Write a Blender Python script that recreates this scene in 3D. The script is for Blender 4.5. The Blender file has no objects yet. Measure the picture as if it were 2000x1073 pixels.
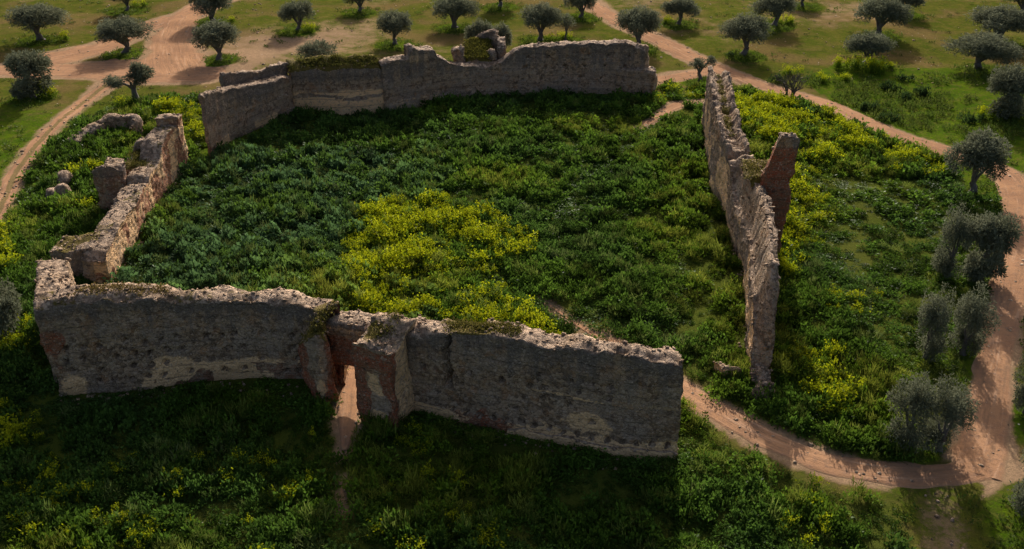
import bpy, math, random
import numpy as np
from mathutils import Vector

scene = bpy.context.scene
COL = scene.collection
rng = np.random.default_rng(7)
random.seed(7)
rad = math.radians

# ---------------------------------------------------------------- camera
CAM_H, PITCH, FPX = 36.0, 28.6, 1900.0
cam_d = bpy.data.cameras.new('camera')
cam_d.sensor_width = 36.0
cam_d.lens = 36.0 * FPX / 2000.0
cam_d.clip_end = 6000
cam = bpy.data.objects.new('camera', cam_d)
COL.objects.link(cam)
cam.location = (0, 0, CAM_H)
cam.rotation_euler = (rad(90 - PITCH), 0, 0)
scene.camera = cam

# ---------------------------------------------------------------- light
SUN_ELEV, SUN_AZ = 25.5, 7.0          # azimuth clockwise from +Y (ahead of the camera)
world = bpy.data.worlds.new('World')
scene.world = world
world.use_nodes = True
wn = world.node_tree
bg = wn.nodes['Background']
sky = wn.nodes.new('ShaderNodeTexSky')
sky.sky_type = 'NISHITA'
sky.sun_disc = False
sky.sun_elevation = rad(SUN_ELEV)
sky.sun_rotation = rad(SUN_AZ)
sky.air_density = 0.7
sky.ozone_density = 0.4
sky.dust_density = 4.5
wn.links.new(sky.outputs[0], bg.inputs[0])
bg.inputs[1].default_value = 0.135
sun_d = bpy.data.lights.new('sun', 'SUN')
sun_d.energy = 5.0
sun_d.angle = rad(0.6)
sun_d.color = (1.0, 0.95, 0.88)
sun = bpy.data.objects.new('sun', sun_d)
COL.objects.link(sun)
sdir = Vector((math.sin(rad(SUN_AZ)) * math.cos(rad(SUN_ELEV)),
               math.cos(rad(SUN_AZ)) * math.cos(rad(SUN_ELEV)), math.sin(rad(SUN_ELEV))))
sun.rotation_euler = sdir.to_track_quat('Z', 'Y').to_euler()
scene.view_settings.view_transform = 'Standard'
scene.view_settings.look = 'None'
scene.view_settings.gamma = 1
scene.view_settings.exposure = 0.5
scene.cycles.max_bounces = 5
scene.cycles.diffuse_bounces = 3
scene.cycles.transmission_bounces = 3
scene.cycles.transparent_max_bounces = 4
scene.cycles.use_denoising = True

# ---------------------------------------------------------------- pixel <-> place
_p = rad(PITCH)
_F = np.array([0, math.cos(_p), -math.sin(_p)])
_R = np.array([1.0, 0, 0])
_U = np.array([0, math.sin(_p), math.cos(_p)])


def G(px, py, z=0.0):
    d = _F * FPX + _R * (px - 1000) + _U * (536.5 - py)
    return np.array([0, 0, CAM_H]) + d * ((z - CAM_H) / d[2])


def proj(w):
    v = np.asarray(w, float) - np.array([0, 0, CAM_H])
    q = v @ _F
    return 1000 + FPX * (v @ _R) / q, 536.5 - FPX * (v @ _U) / q


NADIR = 536.5 + FPX / math.tan(_p)


def vtop(xt, yt, yb, zb=0.5):
    """a point on a wall: foot and height of the vertical that runs from (xt,yt) down to row yb"""
    xb = 1000 + (xt - 1000) * (NADIR - yb) / (NADIR - yt)
    g = G(xb, yb, zb)
    d = _F * FPX + _R * (xt - 1000) + _U * (536.5 - yt)
    return g[0], g[1], CAM_H + d[2] * g[1] / d[1]


# ---------------------------------------------------------------- noise
_tab = np.random.default_rng(3).random(8192).astype(np.float32)


def vnoise(p, seed=0):
    p = np.asarray(p, dtype=np.float64)
    i = np.floor(p).astype(np.int64)
    f = (p - i)
    f = f * f * (3 - 2 * f)
    out = 0
    for dx in (0, 1):
        wx = f[:, 0] if dx else 1 - f[:, 0]
        for dy in (0, 1):
            wy = f[:, 1] if dy else 1 - f[:, 1]
            for dz in (0, 1):
                wz = f[:, 2] if dz else 1 - f[:, 2]
                h = ((i[:, 0] + dx) * 73856093) ^ ((i[:, 1] + dy) * 19349663) ^ ((i[:, 2] + dz) * 83492791) ^ (seed * 2654435)
                h = (h ^ (h >> 13)) * 1274126177
                out = out + wx * wy * wz * _tab[(h ^ (h >> 9)) & 8191]
    return out


def fbm(p, scale, oct=3, seed=0):
    p = np.asarray(p, float) * scale
    s, a, t = 0, 1.0, 0
    for k in range(oct):
        s = s + a * vnoise(p, seed + 17 * k)
        t += a
        a *= .5
        p = p * 2.03 + 5.1
    return s / t          # 0..1


def n2(x, y, scale, oct=3, seed=0):
    x = np.asarray(x, float).ravel()
    y = np.asarray(y, float).ravel()
    return fbm(np.stack([x, y, np.zeros_like(x)], 1), scale, oct, seed)


def sstep(a, b, x):
    t = np.clip((x - a) / (b - a), 0, 1)
    return t * t * (3 - 2 * t)


def ground_z(x, y):
    x = np.asarray(x, float)
    y = np.asarray(y, float)
    sh = x.shape
    z = (n2(x, y, 1 / 14., 2, 5) - .5) * .9 + (n2(x, y, 1 / 3.5, 2, 8) - .5) * .16
    return z.reshape(sh)


def gz(x, y):
    return float(ground_z(np.array([x]), np.array([y]))[0])


# ---------------------------------------------------------------- mesh helpers
def mk(name, V, faces, mat=None, parent=None, colors=None, smooth=False, attrs=None):
    """V (n,3); faces: list of int arrays (m,3) or (m,4)"""
    me = bpy.data.meshes.new(name)
    V = np.ascontiguousarray(V, dtype=np.float32)
    faces = [np.asarray(f, dtype=np.int32) for f in faces if len(f)]
    nl = sum(f.size for f in faces)
    nf = sum(len(f) for f in faces)
    me.vertices.add(len(V))
    me.vertices.foreach_set('co', V.ravel())
    me.loops.add(nl)
    me.polygons.add(nf)
    li = np.concatenate([f.ravel() for f in faces])
    tot = np.concatenate([np.full(len(f), f.shape[1], np.int32) for f in faces])
    st = np.concatenate([[0], np.cumsum(tot)[:-1]]).astype(np.int32)
    me.loops.foreach_set('vertex_index', li)
    me.polygons.foreach_set('loop_start', st)
    me.polygons.foreach_set('loop_total', tot)
    if smooth:
        me.polygons.foreach_set('use_smooth', np.ones(nf, bool))
    me.update(calc_edges=True)
    if colors is not None:
        a = me.color_attributes.new('mask', 'FLOAT_COLOR', 'POINT')
        a.data.foreach_set('color', np.ascontiguousarray(colors, dtype=np.float32).ravel())
    for k, v in (attrs or {}).items():
        a = me.attributes.new(k, 'FLOAT', 'POINT')
        a.data.foreach_set('value', np.ascontiguousarray(v, dtype=np.float32))
    if mat:
        me.materials.append(mat)
    o = bpy.data.objects.new(name, me)
    COL.objects.link(o)
    if parent:
        o.parent = parent
    return o


def tag(o, label, cat, group=None):
    o['label'] = label
    o['category'] = cat
    if group:
        o['group'] = group
    return o


def thing(name, label, cat, loc=(0, 0, 0), group=None):
    o = bpy.data.objects.new(name, None)
    COL.objects.link(o)
    o.location = loc
    o.empty_display_size = .3
    return tag(o, label, cat, group)


def inpoly(x, y, poly):
    x = np.asarray(x)
    y = np.asarray(y)
    r = np.zeros(x.shape, bool)
    n = len(poly)
    for i in range(n):
        x0, y0 = poly[i][:2]
        x1, y1 = poly[(i + 1) % n][:2]
        c = ((y0 > y) != (y1 > y))
        r ^= c & (x < (x1 - x0) * (y - y0) / (y1 - y0 + 1e-12) + x0)
    return r


def segdist(x, y, pts):
    """distance to a polyline and the parameter-interpolated third column (width)"""
    d = np.full(np.shape(x), 1e9)
    w = np.zeros(np.shape(x))
    for a, b in zip(pts[:-1], pts[1:]):
        ax, ay, bx, by = a[0], a[1], b[0], b[1]
        L = (bx - ax) ** 2 + (by - ay) ** 2 + 1e-9
        t = np.clip(((x - ax) * (bx - ax) + (y - ay) * (by - ay)) / L, 0, 1)
        dd = np.hypot(x - ax - t * (bx - ax), y - ay - t * (by - ay))
        m = dd < d
        d = np.where(m, dd, d)
        w = np.where(m, a[2] + t * (b[2] - a[2]), w)
    return d, w


def pxpoly(pts, z=0.2):
    return [tuple(G(a, b, z)[:2]) for a, b in pts]


# ---------------------------------------------------------------- materials
def new_mat(name):
    m = bpy.data.materials.new(name)
    m.use_nodes = True
    nt = m.node_tree
    nt.nodes.clear()
    out = nt.nodes.new('ShaderNodeOutputMaterial')
    return m, nt, out


class NB:
    """small node-building helper"""
    def __init__(self, nt):
        self.nt = nt

    def n(self, t, **kw):
        nd = self.nt.nodes.new(t)
        for k, v in kw.items():
            setattr(nd, k, v)
        return nd

    def put(self, sock, v):
        if hasattr(v, 'is_output'):
            self.nt.links.new(v, sock)
        else:
            sock.default_value = v

    def math(self, op, a, b=0.0, clamp=False):
        m = self.n('ShaderNodeMath', operation=op, use_clamp=clamp)
        self.put(m.inputs[0], a)
        self.put(m.inputs[1], b)
        return m.outputs[0]

    def mix(self, f, a, b, blend='MIX'):
        m = self.n('ShaderNodeMix', data_type='RGBA', blend_type=blend)
        self.put(m.inputs[0], f)
        self.put(m.inputs[6], a if hasattr(a, 'is_output') else (*a, 1))
        self.put(m.inputs[7], b if hasattr(b, 'is_output') else (*b, 1))
        return m.outputs[2]

    def ramp(self, f, a, b):
        m = self.n('ShaderNodeMapRange', interpolation_type='SMOOTHSTEP')
        self.put(m.inputs[0], f)
        m.inputs[1].default_value = a
        m.inputs[2].default_value = b
        return m.outputs[0]

    def coord(self, scale=(1, 1, 1)):
        tc = self.n('ShaderNodeTexCoord')
        mp = self.n('ShaderNodeMapping')
        mp.inputs['Scale'].default_value = scale
        self.nt.links.new(tc.outputs['Object'], mp.inputs[0])
        return mp.outputs[0]

    def noise(self, vec, scale, detail=4, rough=.6):
        m = self.n('ShaderNodeTexNoise')
        self.nt.links.new(vec, m.inputs['Vector'])
        m.inputs['Scale'].default_value = scale
        m.inputs['Detail'].default_value = detail
        m.inputs['Roughness'].default_value = rough
        return m.outputs[0]

    def voro(self, vec, scale, out='Distance', feature='F1'):
        m = self.n('ShaderNodeTexVoronoi', feature=feature)
        self.nt.links.new(vec, m.inputs['Vector'])
        m.inputs['Scale'].default_value = scale
        return m.outputs[out]

    def attr(self, name):
        return self.n('ShaderNodeAttribute', attribute_name=name)

    def sep(self, col):
        s = self.n('ShaderNodeSeparateColor')
        self.nt.links.new(col, s.inputs[0])
        return s.outputs

    def bump(self, h, strength, dist):
        b = self.n('ShaderNodeBump')
        b.inputs['Strength'].default_value = strength
        b.inputs['Distance'].default_value = dist
        self.nt.links.new(h, b.inputs['Height'])
        return b.outputs[0]


def stone_material():
    m, nt, out = new_mat('weathered_rammed_earth_masonry')
    B = NB(nt)
    v = B.coord()
    at = B.attr('mask')
    s = B.sep(at.outputs['Color'])
    tan, brick, dark = s[0], s[1], s[2]
    moss = at.outputs['Alpha']
    big = B.noise(v, .45, 5, .62)
    mid = B.noise(v, 2.2, 6, .68)
    fine = B.noise(v, 9.0, 5, .75)
    streak = B.noise(B.coord((1.5, 1.5, .10)), 1.0, 5, .6)
    cell = B.voro(v, 4.2, 'Color')
    cellv = B.sep(cell)[0]
    edge = B.voro(v, 4.2, 'Distance', 'DISTANCE_TO_EDGE')
    # body: grey concrete with brown earth patches
    spk = B.noise(v, 6.5, 3, .7)
    spk2 = B.noise(B.coord((1, 1, 1.6)), 3.3, 4, .75)
    c = B.mix(B.ramp(big, .38, .62), (.310, .252, .208), (.365, .245, .148))
    hb = B.noise(B.coord((.22, .22, 2.3)), 1.0, 4, .6)
    c = B.mix(B.math('MULTIPLY', B.ramp(hb, .46, .60), .65), c, (.36, .275, .19))
    c = B.mix(B.math('MULTIPLY', B.ramp(hb, .46, .34), .55), c, (.135, .105, .085))
    c = B.mix(B.math('MULTIPLY', B.ramp(mid, .42, .66), .55), c, (.165, .130, .105))
    c = B.mix(B.math('MULTIPLY', B.ramp(streak, .50, .66), .45), c, (.335, .295, .265))
    # rubble faces where the render has gone
    rub = B.ramp(B.math('ADD', B.math('MULTIPLY', big, .6), B.math('MULTIPLY', mid, .5)), .50, .60)
    rubc = B.mix(B.ramp(cellv, .2, .8), (.085, .060, .048), (.42, .32, .24))
    c = B.mix(B.math('MULTIPLY', rub, .62), c, rubc)
    ochre = B.noise(v, .8, 4, .65)
    c = B.mix(B.math('MULTIPLY', B.ramp(ochre, .56, .66), .50), c, (.33, .175, .085))
    c = B.mix(B.math('MULTIPLY', B.ramp(ochre, .42, .32), .45), c, (.42, .36, .30))
    # pale plaster
    tn = B.math('ADD', tan, B.math('MULTIPLY', B.math('SUBTRACT', mid, .5), .9))
    c = B.mix(B.ramp(tn, .42, .62), c, B.mix(fine, (.70, .46, .26), (.80, .57, .35)))
    # bricks
    bt = B.n('ShaderNodeTexBrick')
    bm = B.n('ShaderNodeMapping')
    tc = B.n('ShaderNodeTexCoord')
    xyz = B.n('ShaderNodeSeparateXYZ')
    nt.links.new(tc.outputs['Object'], xyz.inputs[0])
    cx = B.n('ShaderNodeCombineXYZ')
    nt.links.new(B.math('ADD', xyz.outputs[0], xyz.outputs[1]), cx.inputs[0])
    nt.links.new(xyz.outputs[2], cx.inputs[1])
    nt.links.new(cx.outputs[0], bt.inputs['Vector'])
    bt.inputs['Scale'].default_value = 1.0
    bt.inputs['Brick Width'].default_value = .42
    bt.inputs['Row Height'].default_value = .13
    bt.inputs['Mortar Size'].default_value = .018
    bt.inputs['Color1'].default_value = (.40, .095, .042, 1)
    bt.inputs['Color2'].default_value = (.28, .070, .036, 1)
    bt.inputs['Mortar'].default_value = (.24, .13, .085, 1)
    bn = B.math('ADD', brick, B.math('MULTIPLY', B.math('SUBTRACT', mid, .5), .8))
    bcol = B.mix(B.math('MULTIPLY', B.ramp(mid, .36, .60), .72), bt.outputs[0], (.235, .150, .100))
    bcol = B.mix(B.math('MULTIPLY', B.ramp(spk2, .46, .34), .6), bcol, (.085, .055, .042))
    c = B.mix(B.ramp(bn, .42, .6), c, bcol)
    # dark run-off lichen
    dk = B.math('ADD', dark, B.math('MULTIPLY', B.math('SUBTRACT', streak, .5), 1.5))
    dk = B.math('ADD', dk, B.math('MULTIPLY', B.math('SUBTRACT', mid, .5), .5))
    c = B.mix(B.math('MULTIPLY', B.ramp(dk, .40, .85), .82), c, B.mix(fine, (.085, .078, .078), (.195, .172, .162)))
    # joints of the rammed lifts, pits and pale pebbles
    zz = B.n('ShaderNodeSeparateXYZ')
    nt.links.new(v, zz.inputs[0])
    lift = B.math('PINGPONG', B.math('ADD', zz.outputs[2], B.math('MULTIPLY', big, .35)), .43)
    jn = B.math('MULTIPLY', B.ramp(lift, .07, .015), B.ramp(mid, .40, .55))
    c = B.mix(B.math('MULTIPLY', jn, .55), c, (.080, .066, .056))
    c = B.mix(B.math('MULTIPLY', B.ramp(spk, .55, .66), .55), c, (.48, .41, .35))
    c = B.mix(B.math('MULTIPLY', B.ramp(spk2, .44, .33), .72), c, (.060, .048, .040))
    # upward surfaces: broken rubble bed
    ge = B.n('ShaderNodeNewGeometry')
    nz = B.n('ShaderNodeSeparateXYZ')
    nt.links.new(ge.outputs['True Normal'], nz.inputs[0])
    up = B.ramp(nz.outputs[2], .30, .70)
    topc = B.mix(B.ramp(cellv, .15, .85), (.150, .116, .095), (.42, .335, .272))
    topc = B.mix(B.math('MULTIPLY', B.ramp(spk2, .46, .34), .45), topc, (.10, .075, .062))
    topc = B.mix(B.math('MULTIPLY', B.ramp(big, .5, .7), .55), topc, (.17, .115, .065))
    c = B.mix(B.math('MULTIPLY', up, .88), c, topc)
    mo = B.math('ADD', moss, B.math('MULTIPLY', B.math('SUBTRACT', mid, .5), 1.1))
    c = B.mix(B.ramp(mo, .40, .62), c, B.mix(fine, (.065, .062, .012), (.15, .115, .03)))
    c = B.mix(1.0, c, (1.08, .96, .80), 'MULTIPLY')
    # bump
    h = B.math('ADD', B.math('MULTIPLY', mid, .5), B.math('MULTIPLY', fine, .35))
    h = B.math('ADD', h, B.math('MULTIPLY', B.ramp(edge, 0, .12), .25))
    h = B.math('ADD', h, B.math('MULTIPLY', spk2, .6))
    wv = B.n('ShaderNodeTexWave', wave_type='BANDS', bands_direction='Z', wave_profile='SAW')
    nt.links.new(v, wv.inputs[0])
    wv.inputs['Scale'].default_value = .19
    wv.inputs['Distortion'].default_value = 1.2
    wv.inputs['Detail Scale'].default_value = 1.5
    h = B.math('ADD', h, B.math('MULTIPLY', wv.outputs[1], .20))
    p = B.n('ShaderNodeBsdfPrincipled')
    p.inputs['Roughness'].default_value = .95
    p.inputs['Specular IOR Level'].default_value = .1
    nt.links.new(c, p.inputs['Base Color'])
    nt.links.new(B.bump(h, 1.0, .22), p.inputs['Normal'])
    nt.links.new(p.outputs[0], out.inputs[0])
    return m


def leaf_material(name, sat=.35, rough=.6, spec=.10):
    """colour carried per leaf, light passes through"""
    m, nt, out = new_mat(name)
    B = NB(nt)
    at = B.attr('mask')
    d = B.n('ShaderNodeBsdfPrincipled')
    d.inputs['Roughness'].default_value = rough
    d.inputs['Specular IOR Level'].default_value = spec
    nz = B.noise(B.coord(), 6.0, 2, .5)
    c = B.mix(B.math('MULTIPLY', B.math('SUBTRACT', nz, .3), .5, True), at.outputs['Color'], (.02, .03, .008))
    nt.links.new(c, d.inputs['Base Color'])
    t = B.n('ShaderNodeBsdfTranslucent')
    nt.links.new(c, t.inputs[0])
    mx = B.n('ShaderNodeMixShader')
    mx.inputs[0].default_value = sat
    nt.links.new(d.outputs[0], mx.inputs[1])
    nt.links.new(t.outputs[0], mx.inputs[2])
    nt.links.new(mx.outputs[0], out.inputs[0])
    return m


def bark_material(name, a, b):
    m, nt, out = new_mat(name)
    B = NB(nt)
    n = B.noise(B.coord((6, 6, 1.5)), 2.0, 5, .7)
    c = B.mix(n, a, b)
    p = B.n('ShaderNodeBsdfPrincipled')
    p.inputs['Roughness'].default_value = .9
    nt.links.new(c, p.inputs['Base Color'])
    nt.links.new(B.bump(n, .8, .05), p.inputs['Normal'])
    nt.links.new(p.outputs[0], out.inputs[0])
    return m


def ground_material():
    m, nt, out = new_mat('pasture_ground')
    B = NB(nt)
    v = B.coord()
    s = B.sep(B.attr('mask').outputs['Color'])      # R bare soil, G lush, B dark weed bed
    n1 = B.noise(v, .10, 6, .62)
    nm = B.noise(v, .45, 6, .66)
    n3 = B.noise(v, 3.2, 6, .75)
    nf = B.noise(v, 12.0, 4, .8)
    g = B.mix(B.ramp(nm, .36, .66), (.058, .080, .008), (.100, .098, .015))
    g = B.mix(B.ramp(n1, .46, .62), g, (.145, .100, .036))
    lush = B.mix(B.ramp(nm, .35, .68), (.042, .088, .004), (.080, .118, .006))
    g = B.mix(B.ramp(B.math('ADD', s[1], B.math('MULTIPLY', B.math('SUBTRACT', nm, .5), .9)), .30, .75), g, lush)
    nq = B.noise(v, 1.1, 5, .7)
    g = B.mix(B.math('MULTIPLY', B.ramp(nq, .50, .66), .6), g, (.135, .112, .030))
    g = B.mix(B.math('MULTIPLY', B.ramp(n3, .40, .58), .75), g, B.mix(.6, g, (.050, .042, .014)))
    soilc = B.mix(B.ramp(n3, .35, .65), (.31, .200, .115), (.21, .135, .078))
    soilc = B.mix(B.math('MULTIPLY', B.ramp(nf, .55, .75), .5), soilc, (.36, .265, .18))
    so = B.math('ADD', s[0], B.math('MULTIPLY', B.math('SUBTRACT', n3, .5), .75))
    so = B.math('ADD', so, B.math('MULTIPLY', B.math('SUBTRACT', nm, .5), .65))
    c = B.mix(B.ramp(so, .36, .72), g, soilc)
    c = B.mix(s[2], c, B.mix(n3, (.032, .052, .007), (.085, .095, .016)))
    # scattered pale stones
    st = B.voro(v, .9, 'Distance')
    stm = B.math('MULTIPLY', B.ramp(st, .085, .05), B.ramp(n1, .50, .62))
    c = B.mix(stm, c, (.42, .37, .31))
    p = B.n('ShaderNodeBsdfPrincipled')
    p.inputs['Roughness'].default_value = .95
    p.inputs['Specular IOR Level'].default_value = 0.0
    nt.links.new(c, p.inputs['Base Color'])
    h = B.math('ADD', B.math('MULTIPLY', n3, .6), B.math('MULTIPLY', nf, .4))
    nt.links.new(B.bump(h, .8, .18), p.inputs['Normal'])
    nt.links.new(p.outputs[0], out.inputs[0])
    return m


def dirt_material():
    m, nt, out = new_mat('packed_red_dirt')
    B = NB(nt)
    v = B.coord()
    edge = B.attr('edge').outputs['Fac']       # 1 middle .. 0 margin
    crown = B.attr('crown').outputs['Fac']     # grassy strip between wheel ruts
    n1 = B.noise(v, .30, 5, .6)
    n3 = B.noise(v, 2.2, 6, .7)
    nf = B.noise(v, 10.0, 4, .8)
    cr = B.n('ShaderNodeCombineXYZ')
    nt.links.new(B.math('MULTIPLY', B.attr('across').outputs['Fac'], 2.4), cr.inputs[0])
    nt.links.new(B.math('MULTIPLY', B.attr('along').outputs['Fac'], .13), cr.inputs[1])
    rutn = B.noise(cr.outputs[0], 1.0, 4, .65)
    c = B.mix(B.ramp(n1, .35, .68), (.345, .188, .100), (.26, .140, .078))
    c = B.mix(B.math('MULTIPLY', B.ramp(n3, .48, .66), .7), c, (.215, .130, .085))
    c = B.mix(B.math('MULTIPLY', B.ramp(nf, .55, .75), .45), c, (.45, .30, .20))
    gcol = B.mix(n3, (.075, .075, .022), (.17, .125, .055))
    c = B.mix(B.math('MULTIPLY', B.ramp(rutn, .52, .68), .6), c, (.19, .115, .07))
    c = B.mix(B.math('MULTIPLY', B.ramp(rutn, .46, .32), .5), c, (.45, .285, .18))
    ecol = B.mix(n3, (.21, .135, .075), (.28, .18, .105))
    e = B.math('ADD', edge, B.math('MULTIPLY', B.math('SUBTRACT', n3, .5), 1.1))
    c = B.mix(B.ramp(e, .75, .10), c, ecol)
    k = B.math('ADD', crown, B.math('MULTIPLY', B.math('SUBTRACT', n3, .5), 1.3))
    k = B.math('ADD', k, B.math('MULTIPLY', B.math('SUBTRACT', n1, .5), 1.2))
    c = B.mix(B.math('MULTIPLY', B.ramp(k, .62, .90), .75), c, gcol)
    p = B.n('ShaderNodeBsdfPrincipled')
    p.inputs['Roughness'].default_value = .95
    p.inputs['Specular IOR Level'].default_value = 0.0
    nt.links.new(c, p.inputs['Base Color'])
    h = B.math('ADD', B.math('MULTIPLY', n3, .6), B.math('MULTIPLY', nf, .25))
    h = B.math('SUBTRACT', h, B.math('MULTIPLY', rutn, .8))
    nt.links.new(B.bump(h, .8, .12), p.inputs['Normal'])
    nt.links.new(p.outputs[0], out.inputs[0])
    return m


M_STONE = stone_material()
M_LEAF = leaf_material('weed_leaves', .35)
M_OLIVE = leaf_material('olive_leaves', .32, .9, 0.0)
M_FLOWER = leaf_material('mustard_flowers', .40, .7)
M_BARK = bark_material('olive_bark', (.055, .045, .038), (.14, .115, .095))
M_DEAD = bark_material('dead_bark', (.035, .027, .022), (.085, .068, .055))
M_GROUND = ground_material()
M_DIRT = dirt_material()

# ---------------------------------------------------------------- where things are on the ground
INTERIOR = [(-30.9, 89.0), (-24, 103), (-15, 103.8), (-3, 109), (16, 109), (20, 98), (18.2, 81), (17.8, 66), (15.5, 52.5),
            (9.8, 45.5), (0, 47.5), (-6, 49.5), (-13.6, 53), (-24, 52.5), (-28, 52), (-30.2, 65), (-31, 77), (-32, 84)]
EAST = pxpoly([(1285, 168), (1335, 170), (1430, 160), (1530, 190), (1600, 212), (1700, 262), (1850, 312), (1868, 345), (1880, 380),
               (1950, 385), (1953, 470), (1938, 560), (1915, 690), (1902, 790), (1870, 880), (1800, 893), (1700, 893), (1600, 862),
               (1480, 800), (1400, 765), (1345, 735), (1464, 720), (1454, 595), (1430, 465), (1391, 367), (1376, 290), (1371, 248)])
WEST = pxpoly([(0, 430), (30, 410), (60, 340), (120, 265), (170, 222), (255, 200), (330, 195), (400, 190), (395, 290), (352, 338),
               (290, 420), (225, 540), (110, 580), (112, 770), (0, 770)]) + [(-46, 50), (-48, 62)]
FORE = [(-52, 26), (-52, 52), (-40, 56), (-28.4, 49.8), (-22, 51.4), (-13.6, 51.6), (-10, 50), (-6.3, 48), (0, 46.2), (9.4, 44)] + \
    pxpoly([(1335, 812), (1400, 848), (1470, 888), (1560, 925), (1640, 952), (1700, 968), (1750, 985), (1775, 1020), (1770, 1073)]) + [(17, 26)]
NORTHEAST = pxpoly([(1560, 150), (1640, 120), (1760, 130), (2000, 130), (2080, 200), (2080, 330), (1960, 315), (1860, 280), (1720, 232), (1620, 190)])

# tracks: image row/column of the centre line, width in metres
ROADS = {
    'right': [(1135, -12, 3.0), (1165, 18, 3.0), (1215, 48, 3.0), (1290, 80, 3.2), (1345, 108, 3.2), (1410, 138, 3.4), (1470, 162, 3.2), (1535, 180, 2.7),
              (1605, 200, 2.6), (1680, 235, 2.7), (1760, 268, 2.7), (1850, 297, 2.8), (1925, 320, 2.9), (1975, 347, 3.1), (1994, 390, 3.0),
              (1992, 450, 2.6), (1978, 520, 2.4), (1966, 590, 2.3), (1955, 650, 2.2), (1943, 720, 2.2), (1934, 790, 2.6), (1920, 860, 3.2), (1908, 905, 3.6), (1900, 935, 2.6)],
    'lower': [(1180, 655, .6), (1235, 690, .9), (1290, 733, 1.6), (1340, 770, 2.2), (1400, 803, 2.1), (1470, 843, 2.0), (1545, 878, 2.0), (1630, 908, 2.0), (1720, 925, 1.9),
              (1810, 928, 1.9), (1890, 918, 2.4), (1945, 905, 2.6)],
    'top': [(490, -28, 4.4), (410, 8, 4.6), (350, 42, 4.6), (333, 80, 5.6), (335, 120, 7.5), (345, 145, 6.5)],
    'cross': [(-60, 146, 5.0), (0, 140, 6.0), (90, 137, 7.0), (200, 135, 8.0), (300, 143, 8.0), (400, 146, 6.0), (450, 140, 3.0)],
    'fork': [(20, 132, 4.5), (110, 112, 6.0), (200, 90, 5.0), (280, 56, 4.5), (345, 36, 4.0)],
    'west': [(215, 160, 1.8), (165, 200, 2.0), (110, 245, 1.9), (65, 295, 1.9), (30, 345, 1.8), (5, 400, 1.8), (-40, 480, 1.8)],
    'spur': [(1270, 158, 3.2), (1310, 152, 3.2), (1350, 145, 3.0), (1400, 140, 2.0)],
    'bare': [(1372, 200, 1.8), (1320, 208, 1.8), (1285, 232, 1.2), (1250, 255, .8)],
    'gate': [(715, 690, .8), (694, 712, 1.1), (686, 740, 1.25), (681, 780, 1.5), (679, 820, 1.5), (677, 845, 1.2), (674, 870, .5), (671, 900, .2)],
    'foot': [(668, 935, .15), (668, 960, .25), (670, 985, .25), (672, 1010, .15)],
    'path': [(1060, 585, .25), (1105, 620, .32), (1150, 648, .42), (1200, 680, .7)],
    'verge': [(1840, 940, 1.6), (1835, 1000, 1.7), (1850, 1060, 1.7), (1870, 1130, 1.7)],
}
ROADW = {k: [(*G(a, b, 0)[:2], w) for a, b, w in v] for k, v in ROADS.items()}


def road_d(x, y):
    """signed distance to the nearest track margin (negative inside)"""
    x = np.asarray(x, float)
    y = np.asarray(y, float)
    best = np.full(x.shape, 1e9)
    for k, pts in ROADW.items():
        d, w = segdist(x, y, pts)
        best = np.minimum(best, d - w / 2)
    return best


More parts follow.
